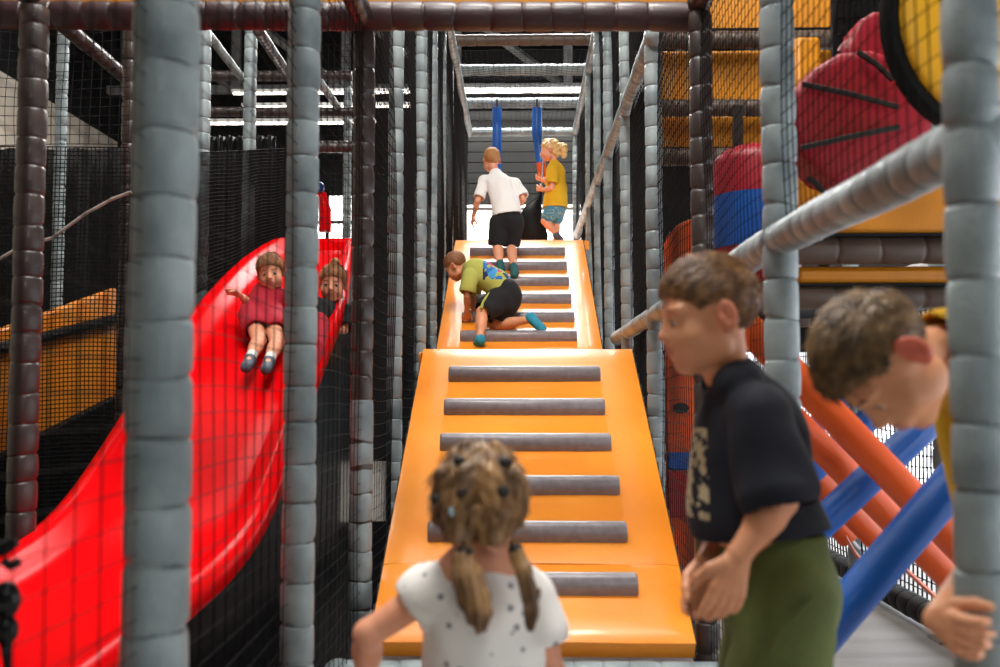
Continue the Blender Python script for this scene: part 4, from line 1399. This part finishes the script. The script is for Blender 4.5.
    for px, py, mm in ((441, 494, 'tie_dark'), (465, 487, 'tie_dark'), (462, 459, 'tie_dark'), (506, 459, 'tie_dark'), (503, 486, 'tie_dark'), (455, 504, 'tie_blue')):
        c = P(px, py, Y)
        # nearest hair surface towards the camera
        e = np.argmin(((co[:, 0] - c.x) ** 2 + (co[:, 2] - c.z) ** 2) + 1e-2 * np.maximum(0, co[:, 1] - hc.y + .02))
        p = V(co[e])
        MB().sphere(p, (.011, .008, .010) if mm == 'tie_dark' else (.005, .005, .008), 10, 8).obj('hair_tie', M[mm], root)
girl_front()

# ================================================================== boy in the navy shirt, in profile
def boy_navy():
    Y = 1.76
    s = 1.06
    h = Head(P(708, 316, Y), (-1, -.10, -.14), (-.06, 0, 1), .985, .84)
    J = dict(neck=P(727, 374, Y + .005), chest=P(748, 438, Y + .005), waist=P(753, 515, Y + .01), pelvis=P(776, 590, Y + .01))
    J['shL'] = P(760, 416, Y - .10); J['shR'] = P(735, 414, Y + .115)
    J['elL'] = P(779, 500, Y - .135); J['wrL'] = P(738, 556, Y - .155)
    J['elR'] = P(738, 505, Y + .15); J['wrR'] = P(706, 562, Y + .05)
    pz = J['pelvis']
    for q, dy in (('L', -.055), ('R', .055)):
        J['hip' + q] = pz + V((0, dy, -.01)); J['kn' + q] = V((pz.x - .015 - .02 * (q == 'L'), Y + dy * 1.1, .36)); J['an' + q] = V((pz.x + .015, Y + dy * 1.1, .075)); J['to' + q] = V((pz.x - .115, Y + dy * 1.2, .032))
    root, j, S = person('boy in profile with a navy shirt and olive shorts, hands held together', J, h, (-1, -.1, 0), s, 'skin_tan', .0033, True,
                        hands={'L': ((-.30, -.02, -.95), (-.25, .95, .1), -1, .26, (.16, .2, .26, .34)), 'R': ((-.25, -.1, -.95), (0.3, -.9, .1), 1, .5)}, arm_r=1.08)
    hair_boy(h, root, 'hair', M['hair_brown'], .0035, .009, .004, 2600, .024, seed=5, fringe=.007, lift=.22, rad=.0008)
    n = (-1, -.1, 0)
    dn = V((0, 0, -1))
    pr = [(j['pelvis'] + V((.0, 0, .07)), j['waist'], .118, .119, n, .88), (j['waist'], j['chest'], .119, .112, n, .88), (j['chest'], j['neck'] + V((.012, 0, -.025)), .105, .056, n, .9),
          (j['shL'], j['shR'], .05, .05), (j['neck'] + V((.01, -.05, -.02)), j['neck'] + V((.01, .05, -.02)), .045, .045)]
    ar = [(j['shL'], j['shL'] * .12 + j['elL'] * .88, .056, .069), (j['shR'], j['shR'] * .12 + j['elR'] * .88, .056, .066)]
    hz = P(780, 557, Y).z
    garment('shirt', M['navy_print'], root, pr, .0042, cuts=[(V((0, 0, hz)), (.1, 0, -1))],
            arms=ar, arm_holes=[beyond(j['shL'], j['elL'], .90, .076), beyond(j['shR'], j['elR'], .9, .072)], holes=[(j['neck'] + V((-.012, 0, .012)), j['neck'] + V((-.03, 0, .1)), .050, .056)], wr=.010, fr=(26, 24, 18), seed=9)
    pr = [(j['pelvis'] + V((-.004, 0, .075)), j['pelvis'] - V((0, 0, .02)), .098, .108, n, .92), (j['pelvis'] + V((.014, 0, .0)), j['pelvis'] + V((.014, 0, -.03)), .092, .092),
          (j['hipL'], j['knL'], .086, .084), (j['hipR'], j['knR'], .086, .084)]
    garment('shorts', M['olive'], root, pr, .0045, cuts=[(V((0, 0, .36)), (0, 0, -1)), (V((0, 0, hz + .045)), (0, 0, 1))], wr=.009, fr=(22, 22, 30), seed=2, thick=.012)
    mb = MB()
    c = j['hipL']
    mb.tube([c + V((.02, -.094, .03)), c + V((-.03, -.1, -.02)), c + V((-.05, -.098, -.06))], .003, 6)
    mb.obj('pocket_seam', M['olive'], root)
    for q in 'LR':
        shoe('sock', M['white_sole'], root, j['an' + q], j['to' + q], .036, .006)

def navy_print_mat():
    m, nt, b = new_mat('navy cotton with cream lettering')
    N, L = nt.nodes.new, nt.links.new
    tc = N('ShaderNodeTexCoord')
    n = N('ShaderNodeTexNoise'); n.inputs['Scale'].default_value = 46; n.inputs['Detail'].default_value = 1.5
    L(tc.outputs['Object'], n.inputs['Vector'])
    sp = N('ShaderNodeSeparateXYZ'); L(tc.outputs['Object'], sp.inputs['Vector'])
    return m, nt, b, tc, n, sp
def mathn(nt, op, a, b=None):
    n = nt.nodes.new('ShaderNodeMath'); n.operation = op
    for i, v in enumerate((a, b)):
        if v is None: continue
        if isinstance(v, (int, float)): n.inputs[i].default_value = v
        else: nt.links.new(v, n.inputs[i])
    return n.outputs[0]
def print_mat(name, base, inkcols, boxes, scale, thr=.5, rough=.9):
    """cotton with a printed patch: boxes = ((x0,x1),(y0,y1),(z0,z1)) in object metres"""
    m, nt, b = new_mat(name)
    tc = nt.nodes.new('ShaderNodeTexCoord')
    n = nt.nodes.new('ShaderNodeTexNoise'); n.inputs['Scale'].default_value = scale; n.inputs['Detail'].default_value = 1.0
    nt.links.new(tc.outputs['Object'], n.inputs['Vector'])
    sp = nt.nodes.new('ShaderNodeSeparateXYZ'); nt.links.new(tc.outputs['Object'], sp.inputs['Vector'])
    mask = mathn(nt, 'GREATER_THAN', n.outputs['Fac'], thr)
    for i, (a, c) in enumerate(boxes):
        mask = mathn(nt, 'MULTIPLY', mask, mathn(nt, 'GREATER_THAN', sp.outputs[i], a))
        mask = mathn(nt, 'MULTIPLY', mask, mathn(nt, 'LESS_THAN', sp.outputs[i], c))
    v = nt.nodes.new('ShaderNodeTexVoronoi'); v.inputs['Scale'].default_value = scale * .6
    nt.links.new(tc.outputs['Object'], v.inputs['Vector'])
    r = nt.nodes.new('ShaderNodeValToRGB'); r.color_ramp.interpolation = 'CONSTANT'
    s2 = nt.nodes.new('ShaderNodeSeparateColor'); nt.links.new(v.outputs['Color'], s2.inputs['Color'])
    for i, c in enumerate(inkcols):
        e = r.color_ramp.elements[i] if i < 2 else r.color_ramp.elements.new(i / len(inkcols))
        e.position = i / len(inkcols); e.color = lin(c)
    nt.links.new(s2.outputs['Red'], r.inputs['Fac'])
    mx = nt.nodes.new('ShaderNodeMix'); mx.data_type = 'RGBA'
    nt.links.new(mask, mx.inputs['Factor'])
    mx.inputs[6].default_value = lin(base)
    nt.links.new(r.outputs['Color'], mx.inputs[7])
    nt.links.new(mx.outputs[2], b.inputs['Base Color'])
    b.inputs['Roughness'].default_value = rough
    return m
_o = P(778, 590, 1.77)
_f = P(700, 430, 1.7); _g = P(700, 522, 1.7)
M['navy_print'] = print_mat('navy cotton with cream lettering', '0c111f', ['b9ab8a', 'a89a78'], ((-.5, P(711, 470, 1.7).x - _o.x), (-.12, .09), (_g.z - .01, _f.z - .01)), 42, .5)
boy_navy()

# ================================================================== boy in the yellow shirt, bending, gripping the post
def boy_yellow():
    Y = 1.50
    s = 1.12
    h = Head(P(886, 361, Y), (-.42, -.10, -.91), (-.90, 0, .40), .99)
    J = dict(neck=P(949, 352, Y + .03), chest=P(1000, 372, Y + .14), waist=P(1046, 420, Y + .28), pelvis=P(1080, 470, Y + .42))
    J['shL'] = P(1000, 392, Y + .03); J['shR'] = P(965, 360, Y + .22)
    J['elL'] = P(1015, 500, Y + .02); J['wrL'] = P(1012, 600, Y - .02)
    J['elR'] = P(1003, 530, Y + .16); J['wrR'] = V((.575, 1.372, P(940, 622, 1.36).z))
    pz = J['pelvis']
    for q, dy in (('L', -.06), ('R', .06)):
        J['hip' + q] = pz + V((.02, dy, -.03)); J['kn' + q] = V((pz.x - .03, pz.y + dy, .44)); J['an' + q] = V((pz.x + .05, pz.y + dy, .085)); J['to' + q] = V((pz.x - .09, pz.y + dy - .02, .035))
    root, j, S = person('boy bending down beside the grey post in a yellow shirt, face towards the floor', J, h, (-.45, -.35, -.8), s, 'skin_tan', .0034, True,
                        hands={'L': ((0, -.2, -.95), (-.9, 0, 0), 1, .5), 'R': ((.06, -.99, -.1), (.99, .06, .02), 1, .62)}, ear='ear_pink', hand_r=.84)
    hair_boy(h, root, 'hair', M['hair_dark'], .0036, .012, .003, 2600, .030, seed=8, fringe=.012, lift=.28, rad=.0009)
    n = (-.45, -.35, -.8)
    pr = [(j['pelvis'], j['waist'], .125, .122, n, .85), (j['waist'], j['chest'], .122, .115, n, .85), (j['chest'], j['neck'] + V((.02, .015, 0)), .108, .070, n, .9),
          (j['shL'], j['shR'], .056, .056), (j['neck'] + V((.03, .0, .0)), j['neck'] + V((-.006, -.0, .0)), .072, .066, n, .95)]
    ar = [(j['shL'], j['shL'] * .2 + j['elL'] * .8, .06, .07), (j['shR'], j['shR'] * .2 + j['elR'] * .8, .06, .07)]
    garment('shirt', M['yellow_tee'], root, pr, .0048, arms=ar, arm_holes=[beyond(j['shL'], j['elL'], .8, .078), beyond(j['shR'], j['elR'], .8, .078)], holes=[(j['neck'] + V((-.03, -.01, .0)), j['neck'] + V((-.12, -.03, 0)), .058, .058)], wr=.006, fr=(18, 18, 18), seed=3)
    pr = [(j['pelvis'] + V((0, 0, .03)), j['pelvis'] - V((0, 0, .05)), .118, .118), (j['hipL'], j['knL'], .096, .082), (j['hipR'], j['knR'], .096, .082)]
    garment('shorts', M['black_cotton'], root, pr, .007, cuts=[(V((0, 0, .42)), (0, 0, -1))], wr=.005)
    for q in 'LR':
        shoe('sock', M['white_sole'], root, j['an' + q], j['to' + q], .038, .007)
boy_yellow()

# ================================================================== boy in the white shirt, climbing away
def ramp2_z(y):
    return r2a.z + (r2b.z - r2a.z) * (y - r2a.y) / (r2b.y - r2a.y)
def boy_white():
    Y = 7.75
    s = .92
    h = Head(P(491.5, 160, Y + .06), (-.30, 1, .05), (-.02, .1, 1), .92)
    J = dict(neck=P(496, 175, Y + .02), chest=P(500, 186, Y), waist=P(505, 203, Y - .02), pelvis=P(507, 219, Y - .04))
    J['shL'] = P(484.5, 181, Y + .02); J['shR'] = P(514.5, 183, Y + .02)
    J['elL'] = P(477.5, 201, Y - .05); J['wrL'] = P(473.5, 216, Y + .02)
    J['elR'] = P(523.5, 199, Y - .05); J['wrR'] = P(515, 210, Y + .18)
    J['hipL'] = P(500, 222, Y - .04); J['hipR'] = P(514, 222, Y - .03)
    J['knL'] = P(497, 244, Y - .03); J['knR'] = P(511, 244, Y + .03)
    fy = 7.55
    J['anL'] = V((P(501, 262, fy).x, fy - .02, ramp2_z(fy) + .10)); J['toL'] = J['anL'] + V((-.01, .09, .0))
    J['anR'] = V((P(514.5, 262, fy).x, fy - .08, ramp2_z(fy) + .06)); J['toR'] = J['anR'] + V((.01, .10, .02))
    root, j, S = person('boy in a white shirt and black shorts walking up the upper ramp', J, h, (-.1, 1, .1), s, 'skin', .0075,
                        hands={'L': ((-.2, .3, -.9), (.8, .3, 0), 1, .4), 'R': ((-.6, .6, -.1), (0, 0, -1), 1, .4)})
    hair_boy(h, root, 'hair', M['hair_sandy'], .006, .008, .005, 500, .012, seed=4, lift=.3, rad=.0014)
    n = (0, 1, 0)
    pr = [(j['pelvis'] + V((0, 0, .02)), j['waist'], .122, .112, n, .92), (j['waist'], j['chest'], .112, .104, n, .85), (j['chest'], j['neck'], .09, .05, n, .85), (j['shL'], j['shR'], .046, .046)]
    ar = [(j['shL'], j['shL'] * .25 + j['elL'] * .75, .043, .052), (j['shR'], j['shR'] * .25 + j['elR'] * .75, .043, .052)]
    garment('shirt', M['white_tee'], root, pr, .008, cuts=[(j['pelvis'] + V((0, 0, .035)), (.15, 0, -1))], arms=ar, arm_holes=[beyond(j['shL'], j['elL'], .78, .066), beyond(j['shR'], j['elR'], .78, .066)], holes=[], wr=.011, fr=(26, 26, 18), thick=.016, seed=6)
    pr = [(j['pelvis'] + V((0, 0, .04)), j['pelvis'], .105, .108, n, .9), (j['hipL'], j['hipL'] * .1 + j['knL'] * .9, .082, .076), (j['hipR'], j['hipR'] * .1 + j['knR'] * .9, .082, .076)]
    garment('shorts', M['black_cotton'], root, pr, .008, holes=[beyond(j['hipL'], j['knL'], .92, .085), beyond(j['hipR'], j['knR'], .92, .085)], wr=.005, thick=.016)
    for q in 'LR':
        shoe('sock', M['dark_teal'], root, j['an' + q], j['to' + q], .032, .008, sock=M['dark_teal'], knee=j['kn' + q])
boy_white()

# ================================================================== girl in the yellow dress
def girl_yellow():
    Y = 8.95
    s = .86
    h = Head(P(549.5, 150.5, Y), (-1, .15, -.15), (-.1, 0, 1), .95)
    J = dict(neck=P(554, 163, Y), chest=P(555, 172, Y), waist=P(556, 190, Y), pelvis=P(555, 206, Y))
    J['shL'] = P(553, 169, Y - .085); J['shR'] = P(555, 169, Y + .085)
    J['elL'] = P(552, 188, Y - .11); J['wrL'] = P(543, 190, Y - .06)
    J['elR'] = P(549, 184, Y + .1); J['wrR'] = P(542, 180, Y + .06)
    J['hipL'] = P(553, 209, Y - .045); J['hipR'] = P(558, 209, Y + .045)
    J['knL'] = P(545, 221, Y - .05); J['knR'] = P(556, 224, Y + .05)
    J['anL'] = P(557, 235, Y - .06); J['toL'] = P(561, 239, Y - .05)
    J['anR'] = V((P(556, 240, Y).x, Y + .05, r2b.z + .05)); J['toR'] = J['anR'] + V((-.09, 0, -.02))
    root, j, S = person('small girl in a yellow dress standing at the top of the upper ramp', J, h, (-1, .1, 0), s, 'skin', .0075,
                        hands={'L': ((-.8, .2, .3), (0, .8, .5), -1, .7), 'R': ((-.8, -.2, .3), (0, -.8, .5), 1, .7)})
    n = (-1, 0, 0)
    pr = [(j['pelvis'] + V((0, 0, -.03)), j['waist'], .125, .105, n, .95), (j['waist'], j['chest'], .105, .098, n, .9), (j['chest'], j['neck'] - V((0, 0, .01)), .09, .05, n, .9), (j['shL'], j['shR'], .045, .045)]
    ar = [(j['shL'], j['shL'] * .4 + j['elL'] * .6, .05, .056), (j['shR'], j['shR'] * .4 + j['elR'] * .6, .05, .056)]
    garment('dress', M['yellow_tee'], root, pr, .008, cuts=[(P(555, 208, Y), (0, 0, -1))], arms=ar, arm_holes=[beyond(j['shL'], j['elL'], .66, .062), beyond(j['shR'], j['elR'], .66, .062)], holes=[], wr=.006, fr=(24, 24, 14), thick=.016, seed=1)
    pr = [(j['pelvis'], j['pelvis'] - V((0, 0, .02)), .095, .098), (j['hipL'], j['hipL'] * .35 + j['knL'] * .65, .072, .062), (j['hipR'], j['hipR'] * .35 + j['knR'] * .65, .072, .062)]
    garment('shorts', M['pattern_short'], root, pr, .008, wr=.004, shell=False)
    for q in 'LR':
        shoe('shoe', M['grey_shoe'], root, j['an' + q], j['to' + q], .030, .008)
    # curly hair and ponytail
    c = h.w(0, -.03, .01)
    S = SD(c - .22, c + .22, .0075)
    S.ell(h.w(0, -.014, .034), np.array((.08, .096, .084)) * h.k, h.R, 0)
    S.ell(h.w(0, -.05, -.02), np.array((.07, .05, .06)) * h.k, h.R, .02)
    S.cone(h.w(0, -.09, .02), h.w(0, -.13, .0), .035, .045, .015)
    S.cone(h.w(0, -.13, .0), h.w(.0, -.13, -.07), .045, .03, .015)
    x, y, z = S.ax[0][:, None, None], S.ax[1][None, :, None], S.ax[2][None, None, :]
    d = [((x - h.c[0]) * h.R[0, i] + (y - h.c[1]) * h.R[1, i] + (z - h.c[2]) * h.R[2, i]) / h.k for i in range(3)]
    S.f += (.006 * np.sin(d[0] * 90) * np.sin(d[1] * 110 + 2 * np.sin(d[2] * 50)) + .005 * np.sin(d[2] * 140 + 60 * d[1])).astype(np.float32)
    zm = np.interp(d[1], [-.2, -.06, -.02, .03, .06, .1], [-.2, -.09, -.04, .01, .045, .06])
    S.f = np.maximum(S.f, ((zm - d[2]) * .7).astype(np.float32))
    o = link('hair', S.mesh('hair', root.location), M['hair_blond'], None, 3.2); o.parent = root
    pts = [h.w(.078 * math.cos(a), -.01, .035 + .078 * math.sin(a)) for a in np.linspace(-.3, 3.44, 12)]
    MB().tube(pts, .008, 8).obj('hair_band', M['white_tee'], root)
girl_yellow()

# ================================================================== kneeling boy in the lime shirt
def boy_lime():
    Y = 6.85
    s = .93
    h = Head(P(456, 266, Y + .02), (-.72, .35, -.60), (-.62, .12, .78), .95)
    J = dict(neck=P(468, 268, Y), chest=P(477, 272, Y - .02), waist=P(495, 282, Y - .06), pelvis=P(505, 296, Y - .08))
    J['shL'] = P(470, 277, Y - .12); J['shR'] = P(474, 268, Y + .1)
    J['elL'] = P(467, 296, Y - .14); J['wrL'] = P(467.5, 311, Y - .06)
    J['elR'] = P(472, 300, Y + .1); J['wrR'] = P(474, 310, Y + .12)
    J['hipL'] = P(500, 300, Y - .14); J['hipR'] = P(508, 300, Y - .02)
    J['knL'] = P(482, 312, Y - .22); J['anL'] = P(480, 340, Y - .34); J['toL'] = P(477, 345, Y - .27)
    J['knR'] = P(497, 325, Y - .08); J['anR'] = P(532, 319, Y - .20); J['toR'] = P(542, 329, Y - .22)
    root, j, S = person('boy in a lime shirt kneeling on the upper ramp with one teal shoe raised', J, h, (-.75, .3, -.55), s, 'skin_tan', .0075,
                        hands={'L': ((-.2, .7, -.6), (0, -.3, -.9), -1, .3), 'R': ((0, .8, -.5), (0, -.3, -.9), 1, .3)})
    hair_boy(h, root, 'hair', M['hair_shade'], .006, .006, .004, 500, .010, seed=14, lift=.3, rad=.0014)
    n = (-.55, .2, -.8)
    pr = [(j['pelvis'], j['waist'], .108, .108, n, .9), (j['waist'], j['chest'], .108, .108, n, .88), (j['chest'], j['neck'], .098, .052, n, .9), (j['shL'], j['shR'], .05, .05)]
    ar = [(j['shL'], j['shL'] * .35 + j['elL'] * .65, .056, .064), (j['shR'], j['shR'] * .35 + j['elR'] * .65, .056, .064)]
    o = j['pelvis']; rz = min(j['toL'].z, j['toR'].z) - .02
    a, b = P(483, 258, Y - .1), P(512, 279, Y - .1)
    m = print_mat('lime cotton with a bright printed patch', 'a9ab52', ['2f7a4a', '2367a8', 'c22468', '1d2a52', '3d8fc0'], ((a.x - o.x, b.x - o.x), (-.5, .5), (b.z - rz - .01, a.z - rz)), 24, .44)
    garment('shirt', m, root, pr, .0075, cuts=[(j['pelvis'] + V((.06, 0, -.03)), (.6, 0, -.8))], arms=ar, arm_holes=[beyond(j['shL'], j['elL'], .68, .07), beyond(j['shR'], j['elR'], .68, .07)], holes=[], wr=.008, fr=(18, 18, 18), thick=.016, seed=16)
    pr = [(j['pelvis'] + V((0, 0, .01)), j['pelvis'] - V((.02, 0, .05)), .118, .115), (j['hipL'], j['hipL'] * .25 + j['knL'] * .75, .092, .082), (j['hipR'], j['hipR'] * .25 + j['knR'] * .75, .092, .085)]
    garment('shorts', M['black_cotton'], root, pr, .008, wr=.006, holes=[beyond(j['hipL'], j['knL'], .78, .09), beyond(j['hipR'], j['knR'], .78, .09)], thick=.016)
    q0, q1 = j['hipL'], j['knL']
    MB().tube([q0 + V((-.07, -.06, .04)), q0 * .5 + q1 * .5 + V((-.045, -.075, .03)), q0 * .2 + q1 * .8 + V((-.03, -.08, .0))], .011, 8).obj('lime_stripe', M['lime'], root)
    for q in 'LR':
        shoe('shoe', M['teal_sock'], root, j['an' + q], j['to' + q], .035, .007, up=(0, -1, 0) if q == 'R' else (0, 0, 1), drop=.004)
boy_lime()

# ================================================================== girl in pink on the slide
def bed(y):
    return slide_z(y) - .07
def girl_slide():
    s = .80
    Yp = 4.98
    px = -1.33
    hp = V((px, Yp, bed(Yp) + .085))
    h = Head(P(271, 273, 5.02), (.12, -.95, -.12), (-.12, -.1, 1), .90)
    J = dict(pelvis=hp, waist=hp + V((.015, .05, .1)), chest=P(276, 317, 5.1), neck=P(275, 306, 5.10))
    J['shL'] = P(291, 313, 5.1); J['shR'] = P(258, 311, 5.08)
    J['elR'] = P(247, 302, 5.0); J['wrR'] = P(240, 295, 4.95)
    J['elL'] = P(298, 318, 5.0); J['wrL'] = P(300, 335, 4.9)
    J['hipR'] = hp + V((-.05, -.01, 0)); J['hipL'] = hp + V((.05, -.01, 0))
    J['knR'] = P(259, 341, 4.68); J['knL'] = P(277, 343, 4.68)
    J['anR'] = P(250, 359, 4.5); J['anL'] = P(269, 361, 4.5)
    J['toR'] = P(246, 366, 4.42); J['toL'] = P(266, 368, 4.42)
    root, j, S = person('small girl in raspberry pink sliding down the red slide with one arm out', J, h, (0, -1, .2), s, 'skin', .006,
                        hands={'R': ((-.9, -.2, .3), (0, -.6, -.8), 1, .4), 'L': ((0, -.5, -.9), (-1, 0, 0), -1, .4)}, chub=1.1)
    n = (0, 1, 0)
    pr = [(j['pelvis'] + V((0, 0, -.01)), j['waist'], .098, .086, n, .9), (j['waist'], j['chest'] - V((0, 0, .045)), .086, .078, n, .85), (j['chest'] - V((0, 0, .045)), j['neck'] - V((0, 0, .04)), .074, .046, n, .9), (j['shL'], j['shR'], .042, .042)]
    ar = [(j['shL'], j['shL'] * .3 + j['elL'] * .7, .045, .05), (j['shR'], j['shR'] * .3 + j['elR'] * .7, .045, .05)]
    pr += [(j['hipL'], j['knL'] * .5 + j['hipL'] * .5, .072, .07), (j['hipR'], j['knR'] * .5 + j['hipR'] * .5, .072, .07)]
    garment('dress', M['raspberry'], root, pr, .007, arms=ar, arm_holes=[beyond(j['shL'], j['elL'], .72, .056), beyond(j['shR'], j['elR'], .72, .056)], holes=[beyond(j['hipL'], j['knL'], .55, .075), beyond(j['hipR'], j['knR'], .55, .075)], wr=.006, fr=(24, 24, 16), thick=.015, seed=21)
    for q in 'LR':
        shoe('shoe', M['grey_shoe'], root, j['an' + q], j['to' + q], .028, .006, up=(0, .3, 1), sock=M['white_sole'], knee=j['kn' + q])
    hair_boy(h, root, 'hair', M['hair_shade2'], .006, .014, .010, 900, .034, seed=31, fringe=.006, lift=.35, rad=.0016, line=LOOSE)
    h.eyes(root)
M['hair_shade2'] = mat('light brown child hair', '8b5a36', .6, 'a8744a', 60, .3, 300)
girl_slide()

# ================================================================== child in black on the slide
def child_slide():
    s = .82
    Y = 5.12
    h = Head(P(333, 284, Y), (.06, -1, -.12), (.08, -.1, 1), .92)
    hp = V((-1.075, 4.86, bed(4.86) + .10))
    J = dict(pelvis=hp, waist=hp + V((.01, .10, .06)), chest=P(332, 316, Y + .06), neck=P(333, 304, Y + .04))
    J['shL'] = P(347, 313, Y + .05); J['shR'] = P(317, 314, Y + .05)
    J['elL'] = P(344, 330, Y - .02); J['wrL'] = P(330, 328, Y - .17)
    J['elR'] = P(306, 330, Y - .02); J['wrR'] = P(304, 338, Y - .15)
    J['hipL'] = hp + V((.05, -.01, 0)); J['hipR'] = hp + V((-.05, -.01, 0))
    for q, dx in (('L', .09), ('R', .05)):
        J['kn' + q] = V((hp.x + dx, 4.62, bed(4.62) + .11)); J['an' + q] = V((hp.x + dx, 4.42, bed(4.42) + .05)); J['to' + q] = V((hp.x + dx, 4.34, bed(4.34) + .09))
    root, j, S = person('small child in a black shirt coming down behind the girl in pink', J, h, (0, -1, .3), s, 'skin', .006,
                        hands={'R': ((0, -.6, -.6), (1, 0, 0), 1, .4), 'L': ((-.3, -.8, -.3), (-.5, 0, -.8), -1, .4)}, chub=1.1)
    n = (0, 1, 0)
    pr = [(j['pelvis'], j['waist'], .095, .093, n, .85), (j['waist'], j['chest'], .093, .088, n, .8), (j['chest'], j['neck'], .08, .048, n, .9), (j['shL'], j['shR'], .042, .042)]
    ar = [(j['shL'], j['shL'] * .3 + j['elL'] * .7, .045, .05), (j['shR'], j['shR'] * .3 + j['elR'] * .7, .045, .05)]
    garment('shirt', M['black_cotton'], root, pr, .007, arms=ar, arm_holes=[beyond(j['shL'], j['elL'], .72, .056), beyond(j['shR'], j['elR'], .72, .056)], holes=[], wr=.005, thick=.015, seed=22)
    garment('trousers', M['raspberry'], root, [(j['hipL'], j['knL'], .068, .05), (j['hipR'], j['knR'], .068, .05), (j['knL'], j['anL'], .048, .036), (j['knR'], j['anR'], .048, .036)], .008, wr=.004, shell=False)
    for q in 'LR':
        shoe('shoe', M['grey_shoe'], root, j['an' + q], j['to' + q], .028, .007)
    hair_boy(h, root, 'hair', M['hair_shade2'], .006, .012, .008, 900, .032, seed=33, fringe=.004, lift=.35, rad=.0016, line=LOOSE)
    h.eyes(root)
    MB().sphere(h.w(.0, -.02, .125), .028 * h.k, 12, 8).obj('hair_bun', M['hair_shade2'], root)
child_slide()
# ------------------------------------------------------------------ unseen area lamps round the hall, with added fills
def area(name, loc, target, sx, sy, power, col=(1, 1, 1)):
    l = bpy.data.lights.new(name, 'AREA')
    l.shape = 'RECTANGLE'
    l.size, l.size_y = sx, sy
    l.energy = power
    l.color = col
    o = bpy.data.objects.new(name, l)
    COL.objects.link(o)
    o.location = loc
    o.rotation_euler = (V(target) - V(loc)).to_track_quat('-Z', 'Y').to_euler()
    return o

area('unseen_lamp', (0.0, 10.4, 6.2), (0, 8.6, 2.0), 3.0, 2.2, 640, (1, .97, .94))
area('unseen_lamp', (0.1, 3.1, 6.2), (0, 4.6, 1.0), 1.4, 1.0, 180, (1, .96, .92))
area('unseen_lamp', (-.4, 1.25, 5.4), (.05, 2.4, .6), 1.2, 1.0, 100, (1, .96, .9))
area('unseen_lamp', (.1, -1.9, 3.0), (.1, 3.0, .9), 1.2, .8, 16, (1, .96, .9))  # added low fill behind the camera, no lamp hangs here
area('unseen_lamp', (-1.5, 4.0, 5.6), (-1.35, 4.4, 1.0), .8, 2.0, 60, (1, .97, .93))  # unseen lamp brightening the slide and the children on it
area('unseen_lamp', (-4.0, 7.0, 5.6), (-3.2, 6.5, 1.0), 1.2, 1.6, 45, (1, .95, .88))  # unseen lamp aimed to brighten the posts beyond the slide
area('unseen_lamp', (1.7, 2.9, 4.9), (1.2, 4.4, 1.6), .8, .8, 22, (1, .94, .85))  # added to brighten the dull window-side bay
w = bpy.data.worlds.new('world')
scene.world = w
w.use_nodes = True
w.node_tree.nodes['Background'].inputs['Color'].default_value = (.55, .58, .62, 1)
w.node_tree.nodes['Background'].inputs['Strength'].default_value = .012
vs = scene.view_settings
scene.display_settings.display_device = 'sRGB'
vs.view_transform = 'Standard'
vs.look = 'None'
vs.exposure = 0.48
vs.gamma = 1.0
vs.use_curve_mapping = False
scene.cycles.use_denoising = True
scene.cycles.max_bounces = 6
scene.cycles.sample_clamp_indirect = 6
